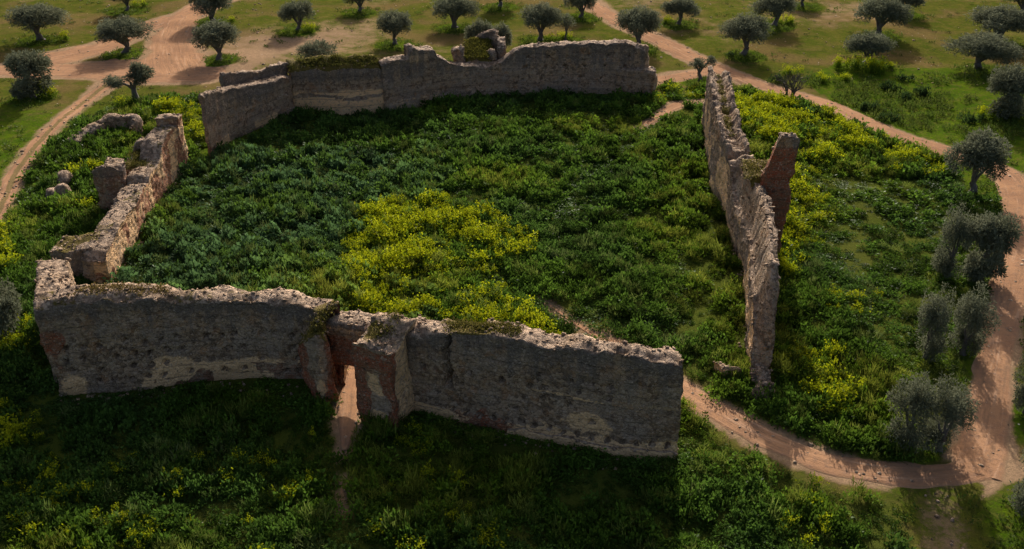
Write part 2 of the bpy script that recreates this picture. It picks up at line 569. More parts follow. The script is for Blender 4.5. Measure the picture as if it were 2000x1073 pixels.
# ---------------------------------------------------------------- the olive trees: kind, foot, size seen, label
TREES = [
    ('a', 80, 78, 92, 62, 'olive tree nearest the top left corner with a yellow bush at its right'),
    ('b', 245, 99, 92, 60, 'round olive tree on the green island inside the dirt junction'),
    ('c', 415, 42, 80, 60, 'olive tree right beside the wide dirt track where it leaves at the top'),
    ('c', 428, 116, 82, 68, 'dense round olive tree just right of the dirt junction, above the rear wall end'),
    ('a', 583, 62, 62, 54, 'small olive tree with yellow bush on bare ground above the rear wall'),
    ('b', 249, 20, 46, 44, 'olive tree cut by the top edge, above the tree on the dirt island'),
    ('c', 703, 23, 58, 48, 'olive tree cut by the top edge, left of centre over green grass'),
    ('b', 772, 87, 68, 60, 'olive tree standing right above the jagged merlon of the rear wall'),
    ('d', 888, 52, 84, 56, 'wide olive tree with drooping right side, above the ruined tower stub'),
    ('b', 978, 14, 62, 46, 'olive tree cut by the top edge, at top centre with a round dark shadow'),
    ('d', 1056, 78, 76, 64, 'broad olive tree behind the middle of the rear wall, beside a thin grey tree'),
    ('thin', 1104, 80, 34, 52, 'thin see through grey tree touching the broad olive behind the rear wall'),
    ('a', 1135, 33, 60, 50, 'olive tree at the top beside the start of the narrow right hand track'),
    ('c', 1325, 44, 62, 48, 'small olive tree on the lawn right of the narrow track near the top edge'),
    ('d', 1245, 90, 84, 70, 'large olive tree behind the right part of the rear wall, against the track'),
    ('d', 1453, 104, 88, 68, 'leaning olive tree alone in the grass right of the track bend'),
    ('a', 1512, 50, 74, 60, 'olive tree with yellow weeds at its foot, second row right of the track'),
    ('d', 1716, 70, 88, 66, 'wide olive tree with clear trunk and long shadow, top right field'),
    ('b', 1765, 27, 62, 46, 'olive tree cut by the top edge at the upper right, upslope of the wide tree'),
    ('c', 1568, 10, 50, 44, 'olive tree almost hidden past the top edge, only its foot showing'),
    ('b', 1992, 30, 60, 56, 'olive tree in the very top right corner of the field'),
    ('d', 1948, 82, 104, 58, 'dark olive tree behind another one at the right edge, upper of the pair'),
    ('d', 1912, 132, 108, 58, 'broad dark olive tree with low crown at the right edge, lower of the pair'),
    ('b', 1692, 122, 78, 54, 'small olive tree rising out of the bright yellow bushes'),
    ('e', 66, 192, 80, 80, 'shaggy olive tree on the lawn at the left edge, left of the fork'),
    ('two', 266, 197, 88, 68, 'two lobed olive tree with a bare gap, just above the ruined vault'),
    ('shrub', 622, 132, 66, 46, 'grey olive shrub peeping over the turf covered part of the rear wall'),
    ('c', 938, 118, 52, 74, 'olive tree showing left of the arch behind the tower stub'),
    ('c', 978, 122, 48, 70, 'olive tree directly right of the arch behind the tower stub'),
    ('pair', 1368, 154, 62, 46, 'sparse two stemmed olive at the far end of the right hand wall'),
    ('e', 1962, 230, 84, 86, 'olive tree with lush green skirt at the right edge below the paired olives'),
    ('c', 1902, 372, 94, 104, 'olive tree with wide top standing in the inner bend of the track'),
    ('w', 1850, 536, 80, 132, 'grey topped olive left of a twin, mid way along the right track'),
    ('e', 1916, 546, 88, 122, 'grey topped olive hard against the track, right one of the upper twins'),
    ('w', 1808, 700, 76, 132, 'narrow tall olive, left one of the lower twins near the track'),
    ('w', 1882, 690, 86, 122, 'dense round olive, right one of the lower twins beside the track'),
    ('w', 1768, 872, 100, 140, 'large grey olive left half of the joined clump above the track bend'),
    ('w', 1835, 872, 104, 128, 'large grey olive right half of the joined clump above the track bend'),
    ('w', 2004, 800, 66, 130, 'olive cut by the right edge beside the red track, above the junction'),
    ('w', 2012, 1010, 104, 150, 'olive cut by the right edge just below the track junction'),
    ('shrub', 8, 665, 90, 100, 'dark grey olive shrub cut by the left edge, level with the front wall'),
]


def under_trees(x, y):
    """how much a spot lies in the ungrazed ring under an olive"""
    m = np.zeros(np.shape(x))
    for t_ in TREES:
        g = G(t_[1], t_[2], 0)
        m = np.maximum(m, np.exp(-(((x - g[0]) / 3.0) ** 2 + ((y - g[1] + 1.0) / 3.2) ** 2) ** 2))
    return m


# ---------------------------------------------------------------- ground sheet
def axis(lo, hi, step, far):
    core = np.arange(lo, hi + 1e-6, step)
    out, g = [], step
    a = hi
    while a < far:
        g *= 1.35
        a += g
        out.append(a)
    neg, g = [], step
    a = lo
    while a > -far:
        g *= 1.35
        a -= g
        neg.append(a)
    return np.array(neg[::-1] + list(core) + out)


def build_ground():
    xs = axis(-110, 110, .7, 3000)
    ys = axis(24, 240, .7, 3500)
    X, Y = np.meshgrid(xs, ys)
    Z = ground_z(X, Y)
    far = np.hypot(np.maximum(np.abs(X) - 140, 0), np.maximum(Y - 260, 0) + np.maximum(-Y, 0))
    Z = Z * np.exp(-far / 200)
    ny, nx = X.shape
    V = np.stack([X.ravel(), Y.ravel(), Z.ravel()], 1)
    i = np.arange(ny - 1)[:, None] * nx + np.arange(nx - 1)[None, :]
    F = np.stack([i, i + 1, i + nx + 1, i + nx], -1).reshape(-1, 4)
    x, y = X.ravel(), Y.ravel()
    rd = road_d(x, y)
    soil = sstep(1.7, -.3, rd) * (.62 + .38 * sstep(.5, 0, rd))
    # grazed, drier ground to the north
    dry = sstep(112, 165, y) * .20 + sstep(40, 80, x) * sstep(105, 150, y) * .14
    dry += sstep(.5, .72, n2(x, y, 1 / 22., 3, 31)) * sstep(105, 125, y) * .32
    hub = np.exp(-(((x + 36) / 16) ** 2 + ((y - 126) / 16) ** 2)) * .56
    vd = segdist(x, y, ROADW['verge'])
    vg = sstep(2.2, .3, vd[0])
    soil = np.where(vg > 0, np.minimum(soil, .25), soil)
    soil = np.clip(soil + dry + hub + .26 * vg, 0, 1)
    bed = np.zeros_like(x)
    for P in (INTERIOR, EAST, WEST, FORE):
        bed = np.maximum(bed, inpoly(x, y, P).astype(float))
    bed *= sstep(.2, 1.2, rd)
    lush = np.zeros_like(x)
    lush = np.maximum(lush, inpoly(x, y, NORTHEAST) * .8)
    lush = np.maximum(lush, sstep(120, 92, y) * sstep(-20, -32, x) * .95)
    lush = np.maximum(lush, sstep(118, 100, y) * sstep(30, 42, x) * .8)
    soil = np.where(lush > .3, soil * .75, soil)
    ut = under_trees(x, y) * sstep(-.6, .6, rd)
    lush = np.maximum(lush, ut * 1.1)
    soil = soil * (1 - .85 * ut)
    C = np.stack([soil, lush, bed * .85, np.ones_like(x)], 1)
    o = mk('ground', V, [F], M_GROUND, colors=C, smooth=True)
    o['kind'] = 'structure'


build_ground()


def build_road(key, name, k):
    pts = ROADW[key]
    P = np.array(pts)
    # smooth resample
    seg = np.hypot(*np.diff(P[:, :2], axis=0).T)
    s = np.concatenate([[0], np.cumsum(seg)])
    n = max(8, int(s[-1] / .45))
    t = np.linspace(0, s[-1], n)
    ker = np.ones(5) / 5
    cols = []
    for c in range(3):
        a = np.interp(t, s, P[:, c])
        for _ in range(3):
            a = np.convolve(np.pad(a, 2, mode='edge'), ker, 'valid')
        cols.append(a)
    x, y, w = cols
    tx, ty = np.gradient(x), np.gradient(y)
    L = np.hypot(tx, ty)
    nx_, ny_ = -ty / L, tx / L
    m = 13
    u = np.linspace(-1, 1, m)
    jl = (n2(t, t * 0 + k * 9.1, .45, 4, 3) - .5) * 1.1
    jr = (n2(t, t * 0 + k * 9.1 + 50, .45, 4, 4) - .5) * 1.1
    hw = w[:, None] / 2 * (1.12 + np.where(u[None, :] < 0, jl[:, None], jr[:, None]))
    X = x[:, None] + nx_[:, None] * u[None, :] * hw
    Y = y[:, None] + ny_[:, None] * u[None, :] * hw
    rut = -.02 * np.exp(-((np.abs(u) - .5) / .17) ** 2) * (key in ('right', 'lower', 'west'))
    Z = ground_z(X, Y) + .025 + .005 * k + rut[None, :] - .10 * sstep(.68, 1., np.abs(u))[None, :]
    V = np.stack([X.ravel(), Y.ravel(), Z.ravel()], 1)
    i = np.arange(n - 1)[:, None] * m + np.arange(m - 1)[None, :]
    F = np.stack([i, i + m, i + m + 1, i + 1], -1).reshape(-1, 4)
    edge = np.repeat((1 - np.abs(u))[None, :] * 2.6, n, 0)
    tfade = np.minimum(t, t[-1] - t) / 2.5 if key in ('spur', 'bare', 'gate', 'foot', 'path', 'verge', 'west') else t * 0 + 1
    edge = np.minimum(edge, np.clip(tfade, 0, 1)[:, None] * 1.5 + .05)
    kc = {'right': .42, 'lower': .40, 'west': .95, 'verge': .75, 'foot': .5}.get(key, .1)
    crown = np.repeat((np.exp(-(u / .26) ** 2) * kc)[None, :], n, 0)
    if key == 'verge':
        crown = crown * 0 + .98 - .25 * np.exp(-((u - .2) / .3) ** 2)[None, :]
    if key == 'west':
        crown = np.repeat(np.clip(1.1 - 1.05 * np.exp(-((np.abs(u) - .5) / .22) ** 2), 0, 1)[None, :], n, 0)
    o = mk(name, V, [F], M_DIRT, attrs={'edge': edge.ravel(), 'crown': crown.ravel(), 'across': (u[None, :] * hw).ravel(), 'along': np.repeat(t[:, None] + k * 40, m, 1).ravel()}, smooth=True)
    o['kind'] = 'structure'


for k, (key, nm) in enumerate([('west', 'wheel_track'), ('foot', 'footpath'), ('path', 'footpath'), ('bare', 'footpath'),
                               ('spur', 'dirt_track'), ('fork', 'dirt_track'), ('cross', 'dirt_track'), ('top', 'dirt_track'), ('lower', 'dirt_track'),
                               ('right', 'dirt_track'), ('gate', 'gate_path')]):
    build_road(key, nm, k)


# ---------------------------------------------------------------- ruined masonry
def resample(path, ds):
    P = np.array(path, float)
    seg = np.hypot(*np.diff(P[:, :2], axis=0).T)
    s = np.concatenate([[0], np.cumsum(seg)])
    n = max(3, int(round(s[-1] / ds)))
    t = np.linspace(0, s[-1], n + 1)
    return t, np.stack([np.interp(t, s, P[:, c]) for c in range(P.shape[1])], 1), s


def masonry(name, path, thick, side, parent, ds=.16, top=None, mask=None, zb=-.8, rough=.10, chip=.5, holes=(), bulge=.18,
            batter=0.0, bottom=False, seed=0, topnoise=.11, endround=.25, back_dz=0.0, und=0.0, rubble_n=9):
    """A ruined wall block. path rows are (x, y, top height) along its visible face; the block extends `thick` to
    its left (side=+1) or right (side=-1)."""
    t, P, s0 = resample(path, ds)
    x, y, hh = P[:, 0], P[:, 1], P[:, 2]
    TH = (P[:, 3] if P.shape[1] > 3 else np.full(len(t), float(thick)))
    # smooth the plan a little
    tx, ty = np.gradient(x), np.gradient(y)
    L = np.hypot(tx, ty) + 1e-9
    nx_, ny_ = -ty / L * side, tx / L * side
    n = len(t)
    nt = max(3, int(round(thick / (ds * 1.25))))
    q = np.linspace(0, 1, nt + 1)
    X = x[:, None] + nx_[:, None] * TH[:, None] * q[None, :]
    Y = y[:, None] + ny_[:, None] * TH[:, None] * q[None, :]
    S = np.repeat(t[:, None], nt + 1, 1)
    Q = np.repeat(q[None, :], n, 0)
    H = np.repeat(hh[:, None], nt + 1, 1) + back_dz * Q
    if top is not None:
        H = H + top(S, Q)
    fl = np.stack([X.ravel(), Y.ravel(), 0 * X.ravel()], 1)
    H = H + ((fbm(fl, .9, 3, 11 + seed) - .5) * topnoise * 2 + (fbm(fl, 3.5, 2, 12 + seed) - .5) * topnoise * 1.3).reshape(H.shape)
    ed = np.minimum(np.minimum(Q, 1 - Q) * thick, 1e9)
    er = np.minimum(S, t[-1] - S)
    ch = sstep(.42, .75, fbm(fl, .55, 3, 21 + seed)).reshape(H.shape)
    H = H - chip * ch * sstep(.7, .05, ed) - endround * sstep(.6, 0, er) * (.4 + ch)
    nr = max(4, int(round((hh.max() - zb) / ds)))
    # vertex ids: top grid first
    tid = np.arange(n * (nt + 1)).reshape(n, nt + 1)
    loop = [(i, 0) for i in range(n)] + [(n - 1, j) for j in range(1, nt + 1)] + \
           [(i, nt) for i in range(n - 2, -1, -1)] + [(0, j) for j in range(nt - 1, 0, -1)]
    li = np.array([a for a, b in loop])
    lj = np.array([b for a, b in loop])
    NL = len(loop)
    fr = np.linspace(0, 1, nr + 1)[:-1]
    bx, by, bh = X[li, lj], Y[li, lj], H[li, lj]
    SX = np.repeat(bx[None, :], nr, 0)
    SY = np.repeat(by[None, :], nr, 0)
    SZ = zb + (bh[None, :] - zb) * fr[:, None]
    SS = np.repeat(S[li, lj][None, :], nr, 0)
    SQ = np.repeat(Q[li, lj][None, :], nr, 0)
    V = np.concatenate([np.stack([X.ravel(), Y.ravel(), H.ravel()], 1), np.stack([SX.ravel(), SY.ravel(), SZ.ravel()], 1)])
    vs = np.concatenate([S.ravel(), SS.ravel()])
    vq = np.concatenate([Q.ravel(), SQ.ravel()])
    vh = np.concatenate([H.ravel(), np.repeat(bh[None, :], nr, 0).ravel()])
    istop = np.concatenate([np.ones(H.size, bool), np.zeros(SZ.size, bool)])
    f1 = np.stack([tid[:-1, :-1], tid[1:, :-1], tid[1:, 1:], tid[:-1, 1:]], -1).reshape(-1, 4)
    base = n * (nt + 1)
    rows = np.vstack([base + np.arange(nr * NL).reshape(nr, NL), tid[li, lj][None, :]])
    a = rows[:-1]
    b = rows[1:]
    f2 = np.stack([a, np.roll(a, -1, 1), np.roll(b, -1, 1), b], -1).reshape(-1, 4)
    faces = [f1, f2]
    # --- relief
    wp = V.copy()
    cx = np.interp(vs, t, x + nx_ * thick / 2)
    cy = np.interp(vs, t, y + ny_ * thick / 2)
    onx = np.interp(vs, t, nx_)
    ony = np.interp(vs, t, ny_)
    outw = np.where(vq < .5, -1., 1.) * np.minimum(np.abs(vq - .5) * 2, 1) ** 3      # outward along the face normal
    z = V[:, 2]
    big = (fbm(wp, .35, 2, 41 + seed) - .5) * 2 * bulge
    course = np.floor(z / .86 + .15 * vnoise(wp * .5, 7))
    step = (_tab[(course.astype(int) * 37 + seed * 11) & 8191] - .5) * .10
    dn = big + step
    bat = batter * (1 - np.clip(z / np.maximum(vh, .5), 0, 1))
    # undercut foot
    u_ = und * sstep(1.6, .3, z) * sstep(.35, .65, fbm(wp, .4, 2, 71 + seed))
    side_amt = np.where(istop, .4, 1.)
    V[:, 0] += onx * outw * (dn + bat - u_) * side_amt
    V[:, 1] += ony * outw * (dn + bat - u_) * side_amt
    # ragged ends
    te = np.interp(vs, t, tx / L), np.interp(vs, t, ty / L)
    eo = (sstep(.5, 0, t[-1] - vs) - sstep(.5, 0, vs))
    em = (fbm(wp, .6, 3, 51 + seed) - .5) * 1.1
    V[:, 0] += te[0] * eo * em
    V[:, 1] += te[1] * eo * em
    for c in range(3):
        V[:, c] += ((vnoise(wp * 2.6, 100 + c + seed) - .5) * 1.1 + (vnoise(wp * 6.1, 110 + c + seed) - .5)) * rough * (1.0 if c < 2 else .7)
    # put-log holes: real sockets pressed into the face
    hm = np.zeros(len(V))
    for (hs, hz, r) in holes:
        dd = np.hypot(vs - hs, z - hz)
        k = (dd < r) & (~istop) & (vq < .01)
        V[k, 0] += onx[k] * .5
        V[k, 1] += ony[k] * .5
    C = np.zeros((len(V), 4))
    if mask is not None:
        r_ = mask(wp, vs, vq, z, vh, istop)
        for c in range(4):
            C[:, c] = r_[c]
    if bottom:
        bl = base + np.arange(NL)
        # close underside with strip between front and back rows
        fi = bl[:n]
        bi = bl[n - 1 + nt: n - 1 + nt + n][::-1]
        faces.append(np.stack([fi[:-1], bi[:-1], bi[1:], fi[1:]], -1))
    o = mk(name, V, faces, M_STONE, parent, colors=C)
    TOPS[o.name] = (V[:n * (nt + 1)].copy(), S.ravel() / t[-1], Q.ravel())
    if rubble_n:
        rubble(o, parent, rubble_n, seed)
    return o


TOPS = {}


def rubble(wall, parent, per_m2, seed):
    """loose and bedded stones on a broken wall top"""
    r = np.random.default_rng(seed + 500)
    V, S, Q = TOPS[wall.name]
    n = int(len(V) * .04 * per_m2 / 2)
    k = r.integers(0, len(V), n)
    p = V[k] + r.normal(0, .06, (n, 3)) * np.array([1, 1, .2])
    sz = r.uniform(.035, .085, (n, 1)) * r.uniform(.7, 1.6, (n, 1))
    box = np.array([(-1, -1, -1), (1, -1, -1), (1, 1, -1), (-1, 1, -1), (-1, -1, 1), (1, -1, 1), (1, 1, 1), (-1, 1, 1)], float)
    B_ = box[None] * (1 + r.uniform(-.4, .3, (n, 8, 3))) * np.stack([np.ones(n), r.uniform(.6, 1., n), r.uniform(.4, .7, n)], 1)[:, None, :] * sz[:, :, None]
    a = r.uniform(0, 6.28, n)
    ca, sa = np.cos(a)[:, None], np.sin(a)[:, None]
    tl = r.normal(0, .35, (n, 1))
    x, y, z = B_[..., 0], B_[..., 1], B_[..., 2]
    x, z = x * np.cos(tl) - z * np.sin(tl), x * np.sin(tl) + z * np.cos(tl)
    W = np.stack([x * ca - y * sa, x * sa + y * ca, z], -1) + p[:, None, :]
    F = np.array([(0, 3, 2, 1), (4, 5, 6, 7), (0, 1, 5, 4), (1, 2, 6, 5), (2, 3, 7, 6), (3, 0, 4, 7)])
    FF = (np.arange(n)[:, None, None] * 8 + F[None]).reshape(-1, 4)
    C = np.zeros((n * 8, 4))
    o = mk('rubble', W.reshape(-1, 3), [FF], M_STONE, parent, colors=C)
    o['kind'] = 'stuff'


def blob(p, c, r):
    return np.exp(-(((p - np.asarray(c)) / np.asarray(r)) ** 2).sum(1))


def moss_patch(p, scale=.35, lo=.5, hi=.62, seed=90):
    return sstep(lo, hi, fbm(p, scale, 3, seed))


# ---- turf that grows on the wall tops
def leaf_quads(base, direc, length, width, roll):
    """diamond leaves. base, direc (n,3)"""
    d = direc / (np.linalg.norm(direc, axis=1, keepdims=True) + 1e-9)
    ref = np.stack([np.cos(roll), np.sin(roll), .35 * np.cos(roll * 3)], 1)
    sd = np.cross(d, ref)
    sd /= (np.linalg.norm(sd, axis=1, keepdims=True) + 1e-9)
    L = length[:, None]
    W = width[:, None]
    a = base
    b = base + d * L * .5 + sd * W * .5
    c = base + d * L
    e = base + d * L * .5 - sd * W * .5
    return np.stack([a, b, c, e], 1)        # n,4,3


def quads_obj(name, Q, C, mat, parent=None):
    """Q (n,4,3), C (n,3)"""
    n = len(Q)
    col = np.ones((n * 4, 4), np.float32)
    col[:, :3] = np.repeat(C, 4, 0)
    return mk(name, Q.reshape(-1, 3), [np.arange(n * 4).reshape(n, 4)], mat, parent, colors=col)


def turf(pts, parent, seed=0, per=22, h=.12, spread=.20, cols=((.060, .058, .012), (.14, .115, .028))):
    r = np.random.default_rng(seed)
    pts = np.asarray(pts)
    n = len(pts) * per
    b = np.repeat(pts, per, 0) + np.concatenate([r.normal(0, spread, (n, 2)), np.full((n, 1), -.08)], 1)
    d = np.stack([r.normal(0, .5, n), r.normal(0, .5, n), r.uniform(.4, 1.2, n)], 1)
    Q = leaf_quads(b, d, r.uniform(.5, 1.4, n) * h * 1.4, r.uniform(.05, .11, n), r.uniform(0, 6.28, n))
    k = r.random((n, 1))
    C = np.array(cols[0]) * (1 - k) + np.array(cols[1]) * k
    o = quads_obj('turf', Q, C, M_LEAF, parent)
    o['kind'] = 'stuff'
    return o


def turf_strip(wall, t0, t1, q0, q1, n, parent, seed, **kw):
    r = np.random.default_rng(seed)
    V, S, Q = TOPS[wall.name]
    k = np.nonzero((S > t0) & (S < t1) & (Q > q0) & (Q < q1))[0]
    return turf(V[r.choice(k, n)] + np.array([0, 0, .03]), parent, seed, **kw)


# ================= the gate wall (nearest)
gate_wall = thing('castle_wall', 'long front wall of the ruin with the gateway and dark streaked outer face', 'wall', (-9, 49, 0))
gate_wall.location = (0, 0, 0)
left_path = [vtop(*a) for a in [(70, 599, 768), (100, 592, 763), (160, 585, 756), (220, 581, 750), (300, 583, 743), (350, 586, 739), (400, 587, 736),
                                (440, 588, 735), (480, 590, 734), (530, 591, 735), (570, 595, 736), (592, 601, 737), (640, 606, 745)]]
right_path = [vtop(*a) for a in [(778, 640, 785), (800, 646, 793), (868, 652, 806), (872, 657, 807), (880, 652, 809), (940, 654, 822), (1000, 661, 833), (1030, 669, 838),
                                 (1052, 676, 843), (1075, 681, 847), (1100, 680, 852), (1145, 682, 861), (1172, 688, 866), (1205, 690, 872), (1245, 694, 877),
                                 (1270, 701, 879), (1300, 707, 880), (1338, 712, 881)]]


def front_mask_left(p, s, q, z, h, top):
    n = fbm(p, .5, 3, 61)
    tan = sstep(2.5, 1.3, z + (fbm(p, .32, 2, 63) - .5) * 3.4) * sstep(4.5, 7.0, s) * .95
    tan += blob(p, (-27.3, 50, .8), (1.0, 2, 1.2)) * .9
    tan += sstep(1.6, 1.1, z) * sstep(2.0, 3.0, s) * .35
    brick = blob(p, (-27.9, 50, 4.2), (.8, 2.5, .8)) * 1.2 + blob(p, (-27.9, 50, 2.3), (.6, 2.5, 1.2)) * .5
    brick += (n > .57) * sstep(3.6, 1.0, z) * .50
    tan = np.where(brick > .45, tan * .3, tan)
    dark = sstep(1.6, 5.5, z + (n - .5) * 2.2) * .62 + sstep(h - .9, h - .3, z) * .25
    moss = top * (moss_patch(p, .30, .46, .60, 91) * .42)
    moss = np.where(s > t_left - 3.2, moss + top * .25, moss)
    dark = np.where(q > .6, .3, dark)
    return tan, brick, dark, moss


def front_mask_right(p, s, q, z, h, top):
    n = fbm(p, .45, 3, 62)
    tan = sstep(1.15, .65, z + (n - .5) * .7) * .85
    tan += blob(p, (4.5, 45, 2.0), (1.1, 2.5, .55)) * .85 + blob(p, (5.3, 45, 1.3), (.8, 2.5, .8)) * .5
    tan += blob(p, (9.3, 44.3, .6), (1.0, 2, .5)) * .8
    tan += (np.abs(z - 3.3 - .25 * n) < .12) * sstep(6, 9, s) * .5 + (fbm(p, .3, 2, 97) > .56) * sstep(4, 1.5, z) * .38
    brick = (n > .60) * sstep(2.6, .6, z) * sstep(9, 3, s) * .55 + (fbm(p, .35, 2, 95) > .60) * .42 * sstep(6, 4.5, z)
    dark = sstep(1.2, 5.0, z + (n - .5) * 2.6) * .56 + sstep(h - 1.3, h - .4, z) * .22
    moss = top * np.maximum(blob(p, (-2.0, 47.6, 6.5), (2.2, 1.0, 1.5)) * .95, moss_patch(p, .4, .56, .7, 92) * .6)
    dark = np.where(q > .6, .3, dark)
    return tan, brick, dark, moss


def putlogs(n, L, z0, z1, seed, s0=.4):
    r = np.random.default_rng(seed)
    out = []
    for z in np.arange(z0, z1, .86):
        ph = r.uniform(0, .8)
        k = s0 + ph
        while k < L - .4:
            if r.random() < n:
                out.append((k, z + r.normal(0, .05), .15))
            k += r.uniform(.75, 1.15)
    return out


t_left = resample(left_path, .3)[0][-1]
t_right = resample(right_path, .3)[0][-1]
wl = masonry('wall_segment', left_path, 1.75, +1, gate_wall, ds=.15, mask=front_mask_left, holes=putlogs(.72, t_left, 1.05, 4.2, 1), und=.15, seed=1,
        chip=.40, back_dz=.05)
crack_s = 3.2
wr = masonry('wall_segment', right_path, 1.65, +1, gate_wall, ds=.15, mask=front_mask_right,
        holes=[(a, .95 + .05 * math.sin(a), .16) for a in np.arange(3.4, t_right - .5, .86)] + putlogs(.42, t_right, 2.0, 5.0, 2) +
              [(crack_s + .10 * math.sin(z * 2.3), z, .13) for z in np.arange(2.6, 6.3, .12)],
        und=.0, seed=2, chip=.35, batter=.10)
# pale plinth at the foot
pl = [(a[0], a[1] - .22, .62 + .1 * math.sin(i * 1.7)) for i, a in enumerate(right_path[6:])]
masonry('plinth', pl, .7, +1, gate_wall, ds=.16, seed=3, rough=.08, bulge=.08, chip=.25, topnoise=.08,
        mask=lambda p, s, q, z, h, top: (.85 + .3 * (fbm(p, .8, 2, 5) > .5), .05, .0 * z, .0 * z))


def tower_mask_left(p, s, q, z, h, top):
    n = fbm(p, .7, 3, 64)
    brick = blob(p, (-12.8, 49.7, 3.6), (.55, 1.4, .8)) * 1.3 + sstep(2.6, .9, z) * .62 * (n > .38) + blob(p, (-12.6, 49.4, 1.6), (.6, 1.5, 1.3)) * .7 + sstep(.55, .25, np.abs(p[:, 0] + 10.8)) * .6
    tan = blob(p, (-11.5, 48.9, 3.2), (.35, 1.2, 1.4)) * .5 + blob(p, (-11.7, 49.0, 1.2), (.35, 1.2, .8)) * .9
    brick = np.where(tan > .45, brick * .2, brick)
    dark = sstep(3.0, 5.0, z) * .45
    moss = top * .62 + (~top) * sstep(h - .5, h - .1, z) * .3
    return tan, brick, dark, moss


def tower_mask_right(p, s, q, z, h, top):
    n = fbm(p, .7, 3, 65)
    front = q < .12
    mid = sstep(.75, .25, np.abs(p[:, 0] + 7.9 + .25 * np.sin(z * 2.2)) + (n - .5) * .7)
    brick = np.where(front, .70 * (1 - mid) + .3, .38) * sstep(5.9, 5.2, z)
    brick += sstep(4.2, 4.5, z) * sstep(5.6, 5.3, z) * .4 + (np.abs(z - 3.0) < .7) * (1 - mid) * .35 + sstep(1.0, .5, z) * .4
    brick -= (np.abs(z - 2.0) < .5) * .25
    tan = mid * front * ((z > 2.5) & (z < 4.0)) * .62 + mid * front * (z > .6) * (z < 1.4) * .65 + (~front) * (q < .95) * .6
    brick = np.where(tan > .4, brick * .25, brick)
    dark = sstep(4.6, 6.0, z) * .45 + mid * front * ((z > 1.3) & (z < 2.4)) * .35
    moss = top * blob(p, (-8.1, 48.2, 6.5), (.8, 1.3, 2.)) * .9
    return tan, brick, dark, moss


lt = [(-12.85, 49.75), (-11.6, 48.85), (-10.75, 49.15)]
lt_h = vtop(625, 652, 785)[2]
tl_ = masonry('gate_tower', [(-12.9, 49.75, lt_h - .3), (-12.3, 49.1, lt_h), (-11.6, 48.8, lt_h), (-10.85, 49.05, lt_h - .2)], 2.6, +1, gate_wall, ds=.14,
        mask=tower_mask_left, top=lambda S, Q: Q * .75 - .35 * sstep(.5, 0, Q), seed=4, chip=.5, bulge=.12, und=.35, endround=.2)
rt_h = vtop(735, 680, 828)[2]
tr_ = masonry('gate_tower', [(-9.15, 47.25, rt_h - .2), (-8.3, 46.85, rt_h), (-7.5, 46.45, rt_h), (-6.75, 46.2, rt_h - .1)], 3.0, +1, gate_wall, ds=.14,
        mask=tower_mask_right, top=lambda S, Q: sstep(.25, .95, Q) * .75, seed=5, chip=.35, bulge=.10, endround=.15, topnoise=.2)
# wall above the gateway, set back between the towers
lin_h = vtop(672, 622, 752)[2]
masonry('gate_lintel', [(-11.3, 50.5, lin_h), (-9.8, 50.1, lin_h - .1), (-8.0, 49.5, lin_h - .1)], 1.5, +1, gate_wall, ds=.14, zb=2.25, bottom=True, seed=6,
        rough=.12, chip=.35,
        mask=lambda p, s, q, z, h, top: ((z > h - .5) * (z < h - .25) * .5, sstep(h - .6, h - 1.1, z) * .60 + sstep(3.2, 2.4, z) * .3,
                                         sstep(h - .3, h, z) * .9 + .25, .0 * z))
turf_strip(wr, .17, .42, .25, .80, 110, gate_wall, 11)
turf_strip(wl, .12, .42, .35, .8, 60, gate_wall, 12, cols=((.09, .065, .02), (.20, .14, .05)))
turf_strip(tl_, .1, .7, .1, .8, 30, gate_wall, 13)
turf_strip(tr_, .3, .6, .3, .9, 25, gate_wall, 14)

# ================= the rear wall
rear = thing('castle_wall', 'long rear wall of the ruin with jagged top below the olive field', 'wall')
r1 = [vtop(*a) for a in [(396, 186, 296), (400, 183, 292), (440, 174, 264), (480, 168, 248), (520, 160, 233), (562, 150, 217), (568, 149, 216)]]
r1 = [(*a_, w_) for a_, w_ in zip(r1, (.45, .5, 1.0, 1.5, 1.9, 2.1, 2.2))]
r2 = [(q_[0], q_[1] + .4, q_[2]) for q_ in [vtop(*a) for a in [(566, 142, 215), (575, 140, 214), (650, 136, 217), (700, 135, 214), (745, 134, 209)]]]
r3 = [vtop(*a) for a in [(742, 118, 208), (760, 112, 206), (798, 108, 200), (801, 96, 200), (804, 86, 199), (810, 84, 198), (816, 90, 197), (832, 92, 194), (849, 90, 192),
                         (852, 104, 192), (868, 110, 190), (884, 122, 188), (960, 122, 181), (975, 117, 180), (990, 103, 180), (1005, 93, 180), (1020, 86, 180), (1080, 82, 179),
                         (1140, 80, 176), (1200, 79, 177), (1212, 79, 178), (1235, 82, 179), (1255, 86, 181), (1263, 92, 182)]]
r4 = [vtop(*a) for a in [(1205, 134, 177), (1240, 134, 181), (1276, 137, 184)]]


r3 = [(a_[0], a_[1], a_[2] - .38) for a_ in r3]


def rear_mask(p, s, q, z, h, top):
    n = fbm(p, .3, 3, 66)
    tan = sstep(1.8, .6, z + (n - .5) * 1.5) * .40 + (n > .56) * .26
    brick = (n < .44) * .34 + blob(p, (-29.8, 93, 1.2), (1.2, 4, 1.2)) * .35
    dark = sstep(2.0, 5.0, z + (n - .5) * 3) * .55 + .26
    moss = top * .15
    return tan, brick, dark, moss


def rear_mask2(p, s, q, z, h, top):
    n = fbm(p, .3, 3, 67)
    tan = sstep(3.3, 2.3, z + (n - .5) * .8) * .62
    tan -= (np.abs(z - 1.75 - (n - .5)) < .12) * .5
    brick = (np.abs(z - 2.9) < .45) * .4
    dark = sstep(2.9, 4.2, z + (n - .5)) * .75
    return tan, brick, dark, top * .75


